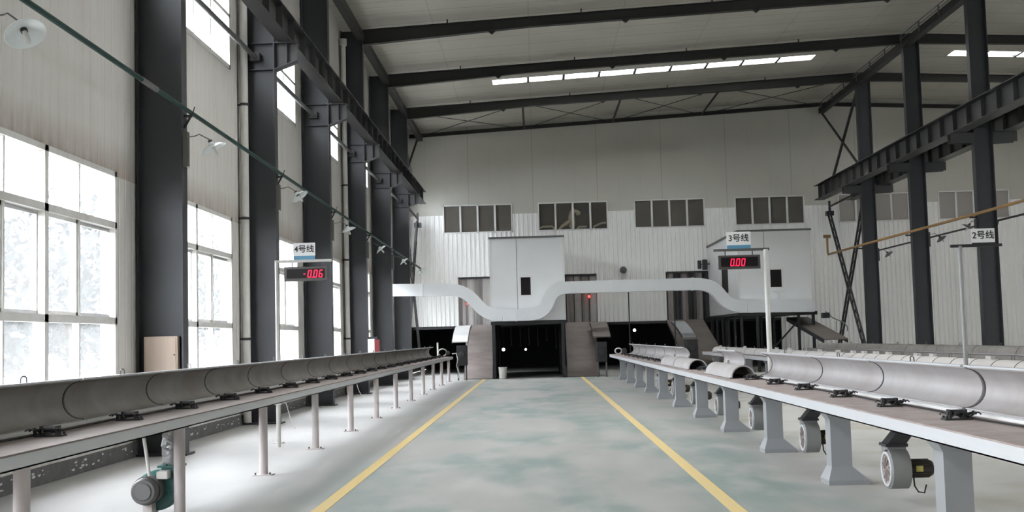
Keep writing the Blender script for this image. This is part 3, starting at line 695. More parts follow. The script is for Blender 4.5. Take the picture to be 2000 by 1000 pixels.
def table(label, xf, s, ya, yb, ztop, zbot, covers, supports, pipe_legs, mt_face, mt_deck, mt_cover, brackets=True, width=.64, plates=False, group='long heat treatment tables'):
    X = lambda u_: xf+s*u_
    root = thing('roller_table', label, 'table', (X(.33), (ya+yb)/2, 0), group)
    for a, c in ((0, .05), (width-.05, width)):
        b = MB(); x0, x1 = sorted((X(a), X(c)))
        xo = x0 if (s > 0) == (a == 0) else x1-.012
        b.box(xo, xo+.012, ya, yb, zbot, ztop-.012).box(x0, x1, ya, yb, zbot, zbot+.01)
        b.build('side_rail', mt_face, root)
    MB().box(*sorted((X(-.004), X(width))), ya, yb, ztop-.012, ztop).build('deck', mt_deck, root)
    MB().box(*sorted((X(width-.045), X(width-.02))), ya, yb, ztop, ztop+.022).build('edge_strip', M['trimwhite'], root)
    b = MB(); y = ya+.4
    while y < yb: b.box(*sorted((X(.05), X(width-.05))), y-.03, y+.03, zbot+.01, ztop-.013); y += 1.6
    b.build('cross_member', mt_face, root)
    for seg in covers:
        cover(root, X, seg[0], seg[1], ztop, seg[2], mt_cover, s, handle=(seg[3] if len(seg) > 3 else True), plates=plates and random.random() < .5)
    if pipe_legs:
        for y in supports:
            xl = X(.1)
            l_ = MB().tube([(xl, y, 0.012), (xl, y, zbot)], .05, 16).build('leg', M['legpaint'], root)
            MB().box(xl-.11, xl+.11, y-.09, y+.09, 0, .012).build('foot_plate', M['legpaint'], l_)
            for dx in (-.085, .085): MB().tube([(xl+dx, y-.05, .012), (xl+dx, y-.05, .035)], .012, 6).build('anchor_bolt', M['darksteel'], l_)
    else:
        proto = None
        for y in supports:
            if proto is None:
                x0, x1 = sorted((X(.16), X(.36))); xm = (x0+x1)/2; h = zbot
                rings = [(x0-.05, x1+.14, .17, 0), (x0-.05, x1+.14, .17, .045), (x0, x1, .1, .17), (x0, x1, .1, h-.1), (x0-.06, x1+.06, .14, h)] if s > 0 else \
                        [(x0-.14, x1+.05, .17, 0), (x0-.14, x1+.05, .17, .045), (x0, x1, .1, .17), (x0, x1, .1, h-.1), (x0-.06, x1+.06, .14, h)]
                vs = []; fs = []
                for a, c, hy, z in rings: vs += [(a, y-hy, z), (c, y-hy, z), (c, y+hy, z), (a, y+hy, z)]
                for k in range(4):
                    for j in range(4): fs.append((k*4+j, k*4+(j+1) % 4, k*4+4+(j+1) % 4, k*4+4+j))
                fs += [(3, 2, 1, 0), (16, 17, 18, 19)]
                b = MB(); b.add(vs, fs); proto = b.build('pier', M['pier'], root); y0_ = y
            else:
                c = proto.copy(); C.objects.link(c); c.parent = root; c.location = (0, y-y0_, 0)
    if brackets:
        y = brackets; proto = bracket_proto(root, X, y, ztop, s); y0_ = y
        k = 0
        while y+1.6 < yb-1:
            y += 1.62; k += 1
            if any(a < y < c and cl for a, c, cl, *r_ in covers): continue
            c = copy_tree(proto, root); c.location = (0, y-y0_, 0)
        pts = [(X(.46+.02*math.sin(q*1.1)), ya+q*.4, ztop+.012) for q in range(int((yb-ya-1)/.4))]
        MB().tube(pts, .009, 6).build('power_cable', M['black'], root)
    return root, X

# left table, on round posts, all lids open
cv = []; y = 5.52
while y < 42: cv.append((y+.01, min(y+2.06, 42.6)-.01, False)); y += 2.07
tabL, XL = table('long grey table on round posts by the window wall, all lids tipped open', -3.1, -1, 4.6, 43.4, .90, .80, cv, [7.25+3.2*k for k in range(12)], True, M['tabpaint'], M['deckdark'], M['covershade'], brackets=8.25)
# the nearest table on the right, lids partly closed
cvR = [(4.2, 6.7, False), (6.72, 9.29, False), (9.36, 11.98, False), (12.0, 14.52, False), (14.54, 17.6, False), (17.3, 19.92, True), (19.97, 22.1, False), (22.15, 24.6, True), (24.62, 27.1, True)]
y = 27.15
while y < 42: cvR.append((y, y+2.55, False)); y += 2.6
tabR, XR = table('long grey table on flared piers right of the aisle, three lids closed', 2.68, 1, 4.6, 43.6, .83, .72, cvR, [8.5+3.2*k for k in range(11)], False, M['tabpaint'], M['deck'], M['cover'], brackets=8.6)
cv2 = [(y_, y_+.79, True) for y_ in [13.2+.8*k for k in range(14)]]+[(24.4+1.6*k, 25.98+1.6*k, True) for k in range(11)]
tab2, X2 = table('long pale table with every lid closed behind the piered table', 6.08, 1, 8, 43.4, .84, .72, cv2, [9.9+3.2*k for k in range(11)], False, M['tabpaint'], M['deck'], M['coverpale'], brackets=0, plates=True)
cv1 = [(17+2.4*k, 19.38+2.4*k, True) for k in range(10)]
tab1, X1 = table('table in shaded brown-grey farthest to the right before the column row', 9.6, 1, 14, 42, .88, .76, cv1, [17+3.2*k for k in range(8)], False, M['covershade'], M['covershade'], M['covershade'], brackets=0, plates=False)  # rails, deck and lids all take the darkened colour for the shade here

# extra posts behind the left table
for x, y, h, lb in ((-3.83, 17.3, .62, 'short pale post with a loose wire behind the window side table'), (-3.83, 23.9, .74, 'thin pale conduit post standing behind the window side table')):
    root = thing('conduit_post', lb, 'post', (x, y, 0), 'posts behind the left table')
    MB().tube([(x, y, 0), (x, y, h)], .03, 10).build('pole', M['pvc'], root)
    MB().box(x-.05, x+.05, y-.05, y+.05, h, h+.12).build('junction_box', M['pvc'], root, .005)
    MB().tube([(x+.03, y-.05, h+.1), (x+.14, y-.1, h+.02), (x+.2, y-.1, h-.2), (x+.28, y-.12, h-.35)], .006, 6).build('wire', M['pvc'], root)

# ---------------- fans under the right table
def fan_proto():
    root = thing('centrifugal_fan', 'x', 'fan', (3.08, 10.3, .12), 'centrifugal fans under the piered table')
    yc, zc, R = 10.3, .29, .17
    b = MB(); pr = [(R*math.cos(2*PI*k/28)*1.0+yc, R*math.sin(2*PI*k/28)+zc) for k in range(28)]
    b.prism(pr, 'x', 3.0, 3.16, True); b.build('housing', M['fanpaint'], root, .004)
    MB().lathe([(.128, 0), (.15, 0), (.15, -.014), (.146, -.018), (.132, -.018), (.127, -.012), (.128, 0)], (3.0, yc, zc), (1, 0, 0), 28).build('inlet_ring', M['tabpaint'], root)
    b = MB().lathe([(.0, -.004), (.128, -.004)], (3.0, yc, zc), (1, 0, 0), 28)
    for k in range(10):
        a = 2*PI*k/10; b.bar((2.985, yc+.03*math.cos(a), zc+.03*math.sin(a)), (2.985, yc+.1*math.cos(a+.4), zc+.112*math.sin(a+.4)), .006, .012, up=(1, 0, 0))
    b.build('impeller', M['ramp'], root)
    MB().box(3.0, 3.16, yc-.02, yc+.16, zc+.05, zc+.2).build('outlet', M['fanpaint'], root)
    MB().box(2.985, 3.175, yc-.035, yc+.175, zc+.19, zc+.215).build('outlet_flange', M['darksteel'], root)
    b = MB(); z0, z1 = zc+.21, .72
    vs = [(3.0, yc-.02, z0), (3.16, yc-.02, z0), (3.16, yc+.16, z0), (3.0, yc+.16, z0), (3.17, yc-.06, z1), (3.32, yc-.06, z1), (3.32, yc+.1, z1), (3.17, yc+.1, z1)]
    b.add(vs, [(0, 1, 5, 4), (1, 2, 6, 5), (2, 3, 7, 6), (3, 0, 4, 7), (3, 2, 1, 0), (4, 5, 6, 7)]); b.build('duct', M['darksteel'], root)
    b = MB().lathe([(0, 0), (.085, 0), (.085, .02), (.072, .03), (.072, .2), (.06, .22), (0, .225)], (3.16, yc, zc), (1, 0, 0), 20)
    for k in range(16):
        a = 2*PI*k/16; b.bar((3.19, yc+.074*math.cos(a), zc+.074*math.sin(a)), (3.35, yc+.074*math.cos(a), zc+.074*math.sin(a)), .005, .014, up=(0, math.cos(a), math.sin(a)))
    mo = b.build('motor', M['motor'], root)
    MB().box(3.22, 3.28, yc-.084, yc-.078, zc-.02, zc+.03).build('rating_plate', M['label'], mo)
    MB().tube([(3.2, yc-.06, zc-.05), (3.2, yc-.08, zc-.14), (3.23, yc-.08, zc-.19), (3.28, yc-.08, zc-.2), (3.3, yc-.08, zc-.13)], .007, 6).build('cable', M['black'], root)
    return root
fp = fan_proto()
for k in range(7):
    f = fp if k == 0 else copy_tree(fp)
    f.location = (3.08, 10.3+3.2*k, .12)
    f['label'] = ['grey fan with brown motor under the piered table, nearest to the camera', 'grey fan with brown motor under the piered table, second from the camera', 'grey fan under the piered table, third from the camera',
                  'grey fan under the piered table, fourth from the camera', 'grey fan under the piered table, fifth from the camera', 'grey fan under the piered table, sixth from the camera', 'grey fan under the piered table, seventh and farthest'][k]

# ---------------- green blower under the left table
root = thing('green_blower', 'green blower with a dark grey motor and silver hose under the window side table', 'blower', (-3.38, 10.6, 0))
MB().lathe([(0, -.1), (.1, -.1), (.115, -.08), (.12, .0), (.12, .14), (.1, .16), (0, .16)], (-3.47, 10.38, .25), (0, 1, 0), 24).build('motor', M['motorgrey'], root)
MB().lathe([(0, -.115), (.07, -.115), (.078, -.1)], (-3.47, 10.38, .25), (0, 1, 0), 20).lathe([(.123, -.02), (.128, -.02), (.128, .02), (.123, .02)], (-3.47, 10.38, .25), (0, 1, 0), 24).build('motor_cap', M['greypipe'], root)
MB().prism([(-3.43+.18*math.cos(2*PI*k/28)*(1.12 if k < 14 else 1), .23+.18*math.sin(2*PI*k/28)) for k in range(28)], 'y', 10.54, 10.68, True).build('volute', M['bgreen'], root, .01)
MB().box(-3.39, -3.245, 10.53, 10.69, .22, .44).build('outlet', M['bgreen'], root, .01)
MB().box(-3.42, -3.215, 10.51, 10.71, .43, .45).build('outlet_flange', M['bgreen'], root)
pts = [(-3.33+.014*math.sin(k*1.3), 10.61, .45+.35*k/24) for k in range(25)]
MB().tube(pts, .06, 14, rads=[.066+.008*(k % 2)+.006*math.sin(k) for k in range(25)]).build('hose', M['hose'], root)
MB().box(-3.4, -3.3, 10.42, 10.54, .34, .41).build('junction_box', M['pvc'], root, .006)
MB().tube([(-3.45, 10.4, .36), (-3.47, 10.38, .55), (-3.5, 10.36, .8)], .016, 8).build('conduit', M['pvc'], root)
MB().box(-3.52, -3.44, 10.42, 10.6, 0, .13).box(-3.56, -3.3, 10.4, 10.66, 0, .015).build('stand', M['legpaint'], root)

# ================================================================ signs and displays
def text_mesh(body, size, name, parent, loc, m):
    cu = bpy.data.curves.new(name, 'FONT'); cu.body = body; cu.size = size; cu.align_x = 'CENTER'; cu.align_y = 'CENTER'; cu.extrude = .0015; cu.offset = .0022
    t = bpy.data.objects.new('tmp', cu); C.objects.link(t)
    dg = bpy.context.evaluated_depsgraph_get(); dg.update()
    me = bpy.data.meshes.new_from_object(t.evaluated_get(dg)); bpy.data.objects.remove(t)
    me.materials.clear(); me.materials.append(m); me.name = name
    o = bpy.data.objects.new(name, me); C.objects.link(o); o.parent = parent
    o.location = Vector(loc)-parent.location; o.rotation_euler = (PI/2, 0, 0)
    return o
def sign(label, char, x0, x1, y, z0, z1, strip=True):
    root = thing('line_sign', label, 'sign', ((x0+x1)/2, y, z0), 'line number signs')
    zs = z0+(.06 if strip else 0.02)
    MB().box(x0, x1, y-.008, y, zs, z1).build('board', M['signwhite'], root, .002)
    MB().box(x0+.005, x1-.005, y-.006, y, z0, zs).build('lower_strip', M['signblue'] if strip else M['darksteel'], root)
    text_mesh(char+'号线', (z1-zs)*.62, 'lettering', root, ((x0+x1)/2, y-.0095, (zs+z1)/2), M['ink'])
SEG = {'0': 'abcdef', '6': 'acdefg', '-': 'g', '4': 'bcfg'}
def display(label, txt, x0, x1, y, z0, z1, right):
    root = thing('led_display', label, 'display', ((x0+x1)/2, y, z0), 'red number displays')
    MB().box(x0, x1, y-.04, y+.04, z0, z1).build('case', M['displaycase'], root, .004)
    MB().box(x0+.04, x1-.04, y-.043, y-.04, z0+.04, z1-.035).build('screen', M['screen'], root)
    h = (z1-z0)*.56; wd = h*.5; zc = z0+.035+(z1-z0-.07)*.48; t = .017
    x = right
    for ch in reversed(txt):
        if ch == '.':
            MB().box(x-.004, x+.012, y-.047, y-.043, zc-h/2, zc-h/2+.016).build('decimal_point', M['led'], root); x -= .006; continue
        cx = x-wd/2; b = MB()
        def seg(ax, az, bx, bz):
            sh = lambda zz: (zz-zc)*.16
            b.bar((ax+sh(az), y-.045, az), (bx+sh(bz), y-.045, bz), .004, t, up=(0, 0, 1) if abs(ax-bx) > abs(az-bz) else (1, 0, 0))
        T, Bm = zc+h/2-t/2, zc-h/2+t/2; L_, R_ = cx-wd/2+t/2, cx+wd/2-t/2
        D = dict(a=(L_, T, R_, T), d=(L_, Bm, R_, Bm), g=(L_+.01, zc, R_-.01, zc), f=(L_, zc, L_, T), b=(R_, zc, R_, T), e=(L_, Bm, L_, zc), c=(R_, Bm, R_, zc))
        for k in SEG[ch]:
            if ch == '-': seg(L_+.01, zc, R_-.005, zc)
            else: seg(*D[k])
        b.build('digit', M['led'], root); x -= wd+.022
    for xx in (x0+.12, x1-.12): MB().tube([(xx, y, z1), (xx, y, z1+.07)], .008, 6).build('hanger', M['darksteel'], root)
    return root
def post(label, x, y, h, xa, xb, m, mm, rad=.03):
    root = thing('sign_post', label, 'sign post', (x, y, 0), 'sign posts')
    MB().tube([(x, y, 0), (x, y, h)], rad, 12).build('pole', m, root)
    MB().box(min(xa, xb), max(xa, xb), y-.02, y+.02, h-.02, h+.02).build('arm', mm, root)
    MB().box(x-.07, x+.07, y-.07, y+.07, 0, .012).build('base_plate', m, root)
post('thin white post with an arm behind the window side table', -3.98, 18.0, 2.78, -4.01, -3.13, M['pvc'], M['pvc'])
display('left red number display hanging over the window side table', '-0.06', -3.86, -3.19, 18.0, 2.47, 2.69, -3.26)
sign('white line sign reading 4 over the left red display', '4', -3.72, -3.38, 18.0, 2.80, 3.06)
post('stout white post with an arm behind the piered table', 3.84, 19.5, 2.87, 2.98, 3.9, M['pvc'], M['greypipe'], .042)
display('right red number display hanging in front of the right booth', '0.00', 3.05, 3.74, 19.5, 2.55, 2.78, 3.49)
sign('white line sign reading 3 in front of the right booth', '3', 3.2, 3.6, 19.5, 2.89, 3.17)
post('thin grey post with a dark arm in front of the all-closed table', 6.03, 16.7, 2.64, 5.9, 6.62, M['postgrey'], M['darksteel'])
sign('white line sign reading 2 against the right column', '2', 6.2, 6.53, 16.7, 2.66, 2.88, strip=False)

# ================================================================ booths, duct, chutes at the far end
FY = 44.5
def booth(label, x0, x1, z0, z1, win, cat='booth'):
    root = thing('control_booth', label, cat, ((x0+x1)/2, 48, z0), 'raised panel booths')
    MB().box(x0, x1, FY, 52.38, z0, z1).build('body', M['booth'], root)
    MB().box(x0-.05, x1+.05, FY-.06, 52.38, z1, z1+.07).build('roof_edge', M['greypipe'], root)
    for x in (x0, x1): MB().box(x-.03, x+.03, FY-.015, FY+.05, z0, z1).build('corner_trim', M['trimwhite'], root)
    xs = x0+(x1-x0)*.36
    MB().box(xs-.008, xs+.008, FY-.006, FY, z0, z1).build('panel_joint', M['greypipe'], root)
    wa, wb, wz0, wz1 = win
    wr = MB().box(wa-.06, wa, FY-.02, FY, wz0-.06, wz1+.06).box(wb, wb+.06, FY-.02, FY, wz0-.06, wz1+.06).box(wa, wb, FY-.02, FY, wz1, wz1+.06).box(wa, wb, FY-.02, FY, wz0-.06, wz0).build('window_frame', M['trimwhite'], root)
    MB().box(wa, wb, FY-.01, FY-.004, wz0, wz1).build('window_pane', M['screen'], wr)
    return root
b1 = booth('light grey panel booth raised over the central doorway', -1.68, 1.1, 2.16, 5.3, (-.54, -.17, 3.13, 3.81))
b2 = booth('light grey panel booth standing on black legs at the right', 7.73, 10.45, 2.24, 5.3, (8.9, 9.32, 3.18, 3.84))
MB().box(7.71, 7.74, 47.1, 48.5, 3.1, 4.1).build('side_window', M['screen'], b2)
MB().box(9.0, 9.4, FY-.14, FY-.0, 2.98, 3.06).box(9.15, 9.25, FY-.08, FY-.02, 2.7, 3.0).build('wall_light', M['trimwhite'], b2)
# deck frames below the booths
root = thing('steel_frame', 'black steel frame forming the central doorway under the booth', 'frame', (-.3, 48, 0), 'black frames under the booths')
MB().box(-1.72, 1.14, FY-.05, FY+.1, 2.02, 2.155).box(-1.72, 1.14, FY+.1, 52.3, 2.06, 2.155).build('deck_beam', M['frame'], root)
for x in (-1.62, 1.0):
    for y in (FY, 48.4, 52.1): MB().box(x-.06, x+.06, y-.04, y+.08, 0, 2.06).build('post', M['frame'], root)
for x in (-1.62, 1.0): MB().box(x-.012, x+.012, FY+.1, 52.1, 0, 2.06).build('side_sheet', M['frame'], root)
root = thing('steel_frame', 'black steel frame on legs under the right booth', 'frame', (9.1, 48, 0), 'black frames under the booths')
MB().box(7.6, 10.6, FY-.05, FY+.1, 2.1, 2.235).box(7.6, 10.6, FY+.1, 52.3, 2.14, 2.235).build('deck_beam', M['frame'], root)
for x in (7.75, 8.35, 9.9, 10.45):
    for y in (FY, 51.9): MB().box(x-.05, x+.05, y-.05, y+.05, 0, 2.14).build('post', M['frame'], root)
for x in (7.75,):
    for y in (46, 47.5, 49, 50.5): MB().box(x-.04, x+.04, y-.04, y+.04, 0, 2.14).build('post', M['darksteel'], root)
MB().bar((9.9, FY, 1.7), (10.45, FY, 1.7), .05, .06).bar((8.35, FY, .3), (9.9, FY, 1.9), .05, .06).build('brace', M['frame'], root)

# the long white duct
root = thing('air_duct', 'long white flat-sided duct snaking past both booths', 'duct', (2.5, 44.2, 2.4))
def bez(p0, p1, p2, p3, n=10):
    return [tuple((1-t)**3*a+3*(1-t)**2*t*b_+3*(1-t)*t*t*c+t**3*e for a, b_, c, e in zip(p0, p1, p2, p3)) for t in [k/n for k in range(n+1)]]
def duct_piece(path, nm, y0=43.98, y1=44.42, hh=.225):
    pts = [Vector((p[0], 0, p[1])) for p in path]; vs = []; n_ = len(pts)
    for i, p in enumerate(pts):
        t = (pts[min(i+1, n_-1)]-pts[max(i-1, 0)]).normalized(); nv = Vector((-t.z, 0, t.x))
        a, c = p+nv*hh, p-nv*hh
        vs += [(a.x, y0, a.z), (a.x, y1, a.z), (c.x, y1, c.z), (c.x, y0, c.z)]
    fs = [(i*4+j, i*4+(j+1) % 4, i*4+4+(j+1) % 4, i*4+4+j) for i in range(n_-1) for j in range(4)]+[(3, 2, 1, 0), tuple(n_*4-4+j for j in range(4))]
    b = MB(); b.add(vs, fs); return b.build(nm, M['duct'], root)
duct_piece([(-5.45, 3.44), (-4.26, 3.42)], 'duct_section')
duct_piece([(-4.24, 3.41), (-3.3, 3.4)], 'duct_section')
duct_piece(bez((-3.3, 3.4), (-2.1, 3.4), (-2.4, 2.38), (-1.25, 2.38), 16), 'duct_bend')
duct_piece([(-1.25, 2.38), (-.75, 2.38)], 'duct_section')
duct_piece([(-.74, 2.38), (-.3, 2.38)], 'duct_section')
duct_piece(bez((-.3, 2.38), (.85, 2.38), (.1, 3.36), (1.3, 3.36), 16), 'duct_bend')
duct_piece([(1.3, 3.36), (2.9, 3.36)], 'duct_section'); duct_piece([(2.91, 3.36), (5.9, 3.36)], 'duct_section')
duct_piece(bez((5.91, 3.36), (7.3, 3.36), (6.6, 2.46), (7.9, 2.46), 16), 'duct_bend')
duct_piece([(7.91, 2.46), (10.4, 2.42)], 'duct_section')
for x, z in ((-4.25, 3.41), (-.745, 2.38), (2.905, 3.36), (5.905, 3.36)): MB().box(x-.02, x+.02, 43.96, 44.44, z-.245, z+.245).build('joint_flange', M['duct'], root)
for x in (3.5, 5.2): MB().box(x-.02, x+.02, 44.15, 44.2, 0, 3.13).build('support', M['frame'], root)

# curtained openings in the back wall
def curtain(label, x0, x1, nst, m, z0=2.14, z1=4.28, mb='darksteel', bw=.035):
    root = thing('strip_curtain', label, 'strip curtain', ((x0+x1)/2, BACK+.05, z0), 'curtained openings in the back wall')
    MB().box(x0, x1, BACK-.05, BACK+.05, z1-.06, z1).build('rail', M['darksteel'], root)
    wd = (x1-x0)/nst
    for k in range(nst):
        a = x0+k*wd; b = MB()
        pts = [(a+wd*q/5, BACK+.05+.03*math.sin(q*1.2+k)) for q in range(6)]
        b.prism(pts[:]+[(p[0], p[1]+.008) for p in pts[::-1]], 'z', z0, z1-.06); b.build('strip', m if k % 2 else M['strip'], root)
        MB().box(a-.0, a+bw, BACK-.03, BACK, z0, z1-.04).build('bar', M[mb], root)
curtain('pinkish strip curtain behind the duct left of the central booth', -3.42, -2.02, 4, M['coverpale'], mb='strip', bw=.02)
curtain('strip curtain with a red light right of the central booth', 1.36, 2.74, 4, M['cover'])
curtain('dark grimy strip curtain left of the right booth', 5.87, 7.77, 6, M['darksteel'])
o = MB().lathe([(0, -.06), (.04, -.05), (.06, 0), (.04, .05), (0, .06)], (2.395, 52.42, 3.28), (0, 1, 0), 14).build('indicator_light', M['redlit']); tag(o, 'small glowing red light on the strip curtain', 'indicator light')
o = MB().lathe([(0, -.04), (.03, -.03), (.035, 0), (.03, .03), (0, .04)], (-3.07, 52.44, 3.1), (0, 1, 0), 14).build('indicator_light', M['redlit']); tag(o, 'tiny red light beside the left duct bend', 'indicator light')

# big sloping sheets from the deck down to the floor
def slope(name, label, x0, x1, top, bot, m, th=.04, cheeks=.12, group='sloping sheets below the openings', curve=0):
    root = thing(name, label, 'chute', ((x0+x1)/2, bot[0], bot[1]), group)
    n_ = 8; path = []
    for k in range(n_+1):
        t = k/n_; path.append((top[0]+(bot[0]-top[0])*t, top[1]+(bot[1]-top[1])*t-curve*math.sin(PI*t)))
    MB().prism(path+[(p[0], p[1]-th) for p in path[::-1]], 'x', x0, x1, False).build('sheet', m, root)
    if cheeks:
        for x in (x0-.02, x1): MB().prism(path+[(p[0], p[1]-cheeks) for p in path[::-1]], 'x', x, x+.02).build('side_cheek', M['darksteel'], root)
    return root
slope('apron_sheet', 'tall steep brownish sheet left of the central doorway', -2.76, -1.7, (46.6, 2.08), (44.35, 0.04), M['ramp'], cheeks=.1)
slope('apron_sheet', 'tall steep brownish sheet right of the central doorway', 1.14, 2.32, (46.4, 2.08), (44.35, 0.04), M['rampdark'], cheeks=.1)
slope('apron_sheet', 'wide brown sloping sheet left of the right booth', 5.6, 7.15, (50.5, 2.12), (44.0, 0.35), M['rampdark'], cheeks=.1)
slope('apron_sheet', 'dark sloping sheet on the right end of the booth frame', 9.95, 10.75, (46.8, 2.05), (40.9, 1.2), M['rampdark'], cheeks=.15)
slope('feed_chute', 'small pale curved chute over the end of the window side table', -3.12, -2.55, (46.0, 2.06), (43.35, 1.45), M['trimwhite'], cheeks=.1, group='small feed chutes', curve=-.12)
slope('feed_chute', 'small dark chute over the end of the piered table', 2.1, 2.72, (46.0, 2.06), (43.5, 1.5), M['rampdark'], cheeks=.1, group='small feed chutes', curve=-.1)
slope('feed_chute', 'small grey chute lying over the wide brown sheet', 5.45, 5.95, (47.3, 2.02), (44.0, 1.42), M['pier'], cheeks=.1, group='small feed chutes', curve=-.05)
for x0, x1, lb in ((-2.98, -2.6, 'dark machine box under the small pale chute'), (2.2, 2.6, 'dark machine box under the small dark chute'), (5.5, 5.95, 'dark machine box at the head of the all-closed table')):
    root = thing('drive_box', lb, 'machine box', ((x0+x1)/2, 43.8, 0), 'dark machine boxes below the chutes')
    y0 = 43.62 if x0 < 5 else 43.5
    MB().box(x0, x1, y0, y0+.5, .55, 1.3).build('body', M['frame'], root, .02)
    for x in (x0+.04, x1-.04): MB().box(x-.03, x+.03, y0+.05, y0+.11, 0, .55).build('leg', M['greypipe'], root)
    MB().lathe([(.0, -.05), (.1, -.04), (.12, 0), (.12, .02), (0, .03)], ((x0+x1)/2, y0-.01, .95), (0, 1, 0), 18).build('pulley', M['darksteel'], root)
root = thing('small_camera', 'small black box and bent wire rail on the right chute', 'machine box', (10.7, 43.5, 1.7))
MB().box(10.6, 10.85, 43.6, 43.9, 1.95, 2.15).build('box', M['frame'], root)
MB().tube([(10.9, 44.4, 2.2), (10.9, 43.4, 1.95), (10.95, 42, 1.75), (10.95, 41.6, 1.6), (10.95, 41.6, 1.45)], .02, 6).build('wire_rail', M['greypipe'], root)
for y in (43.0, 42.4): MB().tube([(10.93, y, 1.45), (10.93, y, 1.84)], .012, 6).build('upright', M['greypipe'], root)
# clutter at the head of the left table
root = thing('hose_coil', 'pale hose coil and valve at the far end of the window side table', 'hose', (-3.3, 43.0, .9))
pts = [(-3.45+.16*math.cos(a*.5), 42.9+.05*math.sin(a*.7), 1.06+.13*math.sin(a*.5)) for a in range(0, 26)]
MB().tube(pts, .022, 8).build('hose', M['pvc'], root)
MB().tube([(-3.62, 42.9, .91), (-3.62, 42.9, 1.42)], .03, 8).build('standpipe', M['pvc'], root)
MB().tube([(-3.1, 42.9, 1.0), (-2.95, 42.9, 1.02), (-2.9, 42.9, .8), (-2.95, 42.9, .55), (-2.85, 42.9, .3), (-2.9, 42.9, .12)], .02, 8).build('drain_hose', M['pvc'], root)
MB().lathe([(.0, -.05), (.07, -.04), (.08, 0), (.07, .04), (0, .05)], (-3.25, 42.85, 1.03), (0, 1, 0), 14).build('valve', M['darksteel'], root)
root = thing('hose_coil', 'pale hose coil at the far end of the piered table', 'hose', (3.0, 43.0, .83))
pts = [(2.95+.12*math.cos(a*.5), 42.7+.05*math.sin(a*.7), .95+.1*math.sin(a*.5)) for a in range(0, 26)]
MB().tube(pts, .025, 8).build('hose', M['pvc'], root)
MB().lathe([(.0, -.05), (.09, -.04), (.1, 0), (.09, .04), (0, .05)], (3.15, 42.5, .95), (0, 1, 0), 14).build('valve', M['darksteel'], root)
# bucket in the doorway
root = thing('bucket', 'pale bucket on the floor at the left of the central doorway', 'bucket', (-1.3, 44.2, 0))
MB().lathe([(0, 0), (.12, 0), (.14, .02), (.155, .4), (.165, .41), (.165, .44), (.15, .44), (.14, .06), (0, .05)], (-1.3, 44.25, 0), (0, 0, 1), 24).build('body', M['pvc'], root)
MB().tube([(-1.3+.17*math.cos(a), 44.25-.02, .4-.16*math.sin(a)) for a in [PI*k/10 for k in range(11)]], .006, 6).build('handle', M['darksteel'], root)
# lamp box at the corner of the right booth
root = thing('floodlight', 'dark boxy floodlight at the back left corner of the right booth', 'floodlight', (7.5, 52.0, 4.5))
MB().box(7.4, 7.62, 51.7, 51.95, 4.3, 4.75).build('housing', M['darksteel'], root, .02)
MB().box(7.2, 7.36, 51.75, 51.95, 4.35, 4.72).build('reflector', M['frame'], root, .02)
MB().bar((7.36, 51.9, 4.55), (7.72, 51.9, 4.55), .04, .06).build('bracket', M['darksteel'], root)
o = MB().lathe([(.0, 0), (.14, .02), (.16, .1), (.12, .2), (0, .24)], (3.95, 52.4, 4.42), (0, -1, 0), 18).build('wall_fan_cover', M['greypipe']); tag(o, 'small round grey fitting on the back wall above the duct', 'fitting')

# things in the dark room
def pendant(x, y, z, rad, label):
    root = thing('work_light', label, 'lamp', (x, y, z), 'lit bulbs in the dark room')
    MB().lathe([(0, -rad), (rad*.7, -rad*.7), (rad, 0), (rad*.7, rad*.7), (0, rad)], (x, y, z), (0, 0, 1), 14).build('bulb', M['lamplit'], root)
    MB().tube([(x, y, z+rad), (x, y, 4.7)], .01, 6).build('cord', M['black'], root)
pendant(-1.62, 57, 0.98, .08, 'brightest lit bulb seen through the central doorway')
pendant(-.55, 58, .95, .055, 'small dim bulb in the middle of the central doorway')
pendant(4.75, 57, 1.75, .075, 'lit bulb in the dark opening right of the central doorway')
random.seed(11)
for k in range(6):
    x = -1.2+.42*k; root = thing('drop_chain', 'faint hooked chain in the dark central doorway, %s from its left side' % NTH[k].replace('nearest', 'first'), 'chain', (x, 55, 1.0), 'chains hanging in the dark doorway')
    y = 54.5+random.random()*2; zl = random.uniform(.9, 1.6)
    MB().tube([(x, y, 4.7), (x, y, zl)], .012, 6).build('chain', M['greypipe'], root)
    MB().tube([(x, y, zl), (x+.04, y, zl-.06), (x, y, zl-.12), (x-.04, y, zl-.08)], .014, 6).build('hook', M['greypipe'], root)

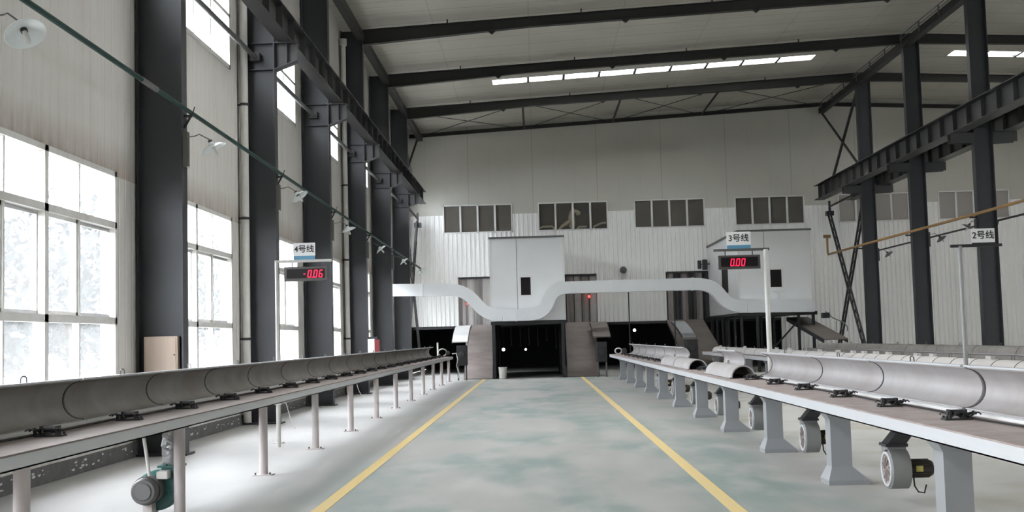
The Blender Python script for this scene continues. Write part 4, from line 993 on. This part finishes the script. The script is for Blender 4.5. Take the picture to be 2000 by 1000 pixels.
# cream shapes behind the second high window
root = thing('foam_figure', 'limp cream-coloured foam shape hanging behind the second high window', 'hanging foam', (1.8, 52.7, 6.3))
yy = 52.76
MB().tube([(1.75, yy, 7.45), (1.8, yy, 7.25), (1.74, yy, 7.05), (1.72, yy, 6.85), (1.78, yy, 6.6), (1.8, yy, 6.42)], .05, 10, rads=[.03, .08, .13, .16, .11, .06]).build('strand', M['cream'], root)
MB().tube([(1.8, yy, 7.2), (1.95, yy, 7.15), (2.05, yy, 7.05), (2.08, yy, 6.98)], .05, 10, rads=[.05, .09, .13, .07]).build('strand', M['cream'], root)
MB().tube([(1.72, yy, 6.75), (1.5, yy, 6.62), (1.3, yy, 6.5), (1.12, yy, 6.3)], .04, 10, rads=[.09, .1, .07, .05]).build('strand', M['cream'], root)
MB().tube([(1.72, yy, 6.6), (1.64, yy, 6.5), (1.74, yy, 6.34)], .03, 8, rads=[.05, .06, .03]).build('strand', M['cream'], root)
for lb, pts in (('bent cream pipe low behind the left pane of the second high window', [(.3, yy, 6.44), (.42, yy, 6.5), (.85, yy, 6.5), (1.0, yy, 6.35)]),
                ('bent cream pipe low behind the third pane of the second high window', [(1.98, yy, 6.36), (2.05, yy, 6.45), (2.4, yy, 6.45)]),
                ('bent cream pipe behind the right pane of the second high window', [(2.72, yy, 6.35), (2.74, yy, 6.45), (3.05, yy, 6.58), (3.28, yy, 6.6)])):
    o = MB().tube(pts, .045, 8).build('bent_pipe', M['cream']); tag(o, lb, 'pipe', 'cream pipes behind the second high window')

# ================================================================ outside: trees beyond the windows
random.seed(21)
for i, (x, y, h) in enumerate(((-15, 37, 6.5), (-16, 31, 5.5), (-18, 52, 6.5), (-13.5, 27, 4.2), (-20, 66, 8))):
    root = thing('tree', ['pale tree outside, first beyond the nearest window', 'pale tree outside, second beyond the nearest window', 'pale tree outside, third along the window wall', 'low bush outside the nearest window', 'tall tree farthest outside the windows'][i], 'tree', (x, y, -.3), 'trees outside the windows')
    MB().tube([(x, y, -.3), (x+.1, y, h*.4), (x, y+.1, h*.7)], .15, 8, rads=[.18, .13, .06]).build('trunk', M['bark'], root)
    b = MB()
    for k in range(4200):
        a, q = random.uniform(0, 2*PI), random.uniform(-1, 1); rr = (random.random()**.4)*h*(.46+.1*math.sin(3*a)*q)
        c = Vector((x+rr*math.cos(a)*math.sqrt(1-q*q), y+rr*math.sin(a)*math.sqrt(1-q*q), h*.55+rr*q*.9))
        e1 = Vector((random.uniform(-1, 1), random.uniform(-1, 1), random.uniform(-1, 1))).normalized(); e2 = e1.orthogonal().normalized(); s_ = random.uniform(.1, .22)
        b.add([c-e1*s_, c+e2*s_*.5, c+e1*s_, c-e2*s_*.5], [(0, 1, 2, 3)])
    b.build('crown', M['leaf'], root)
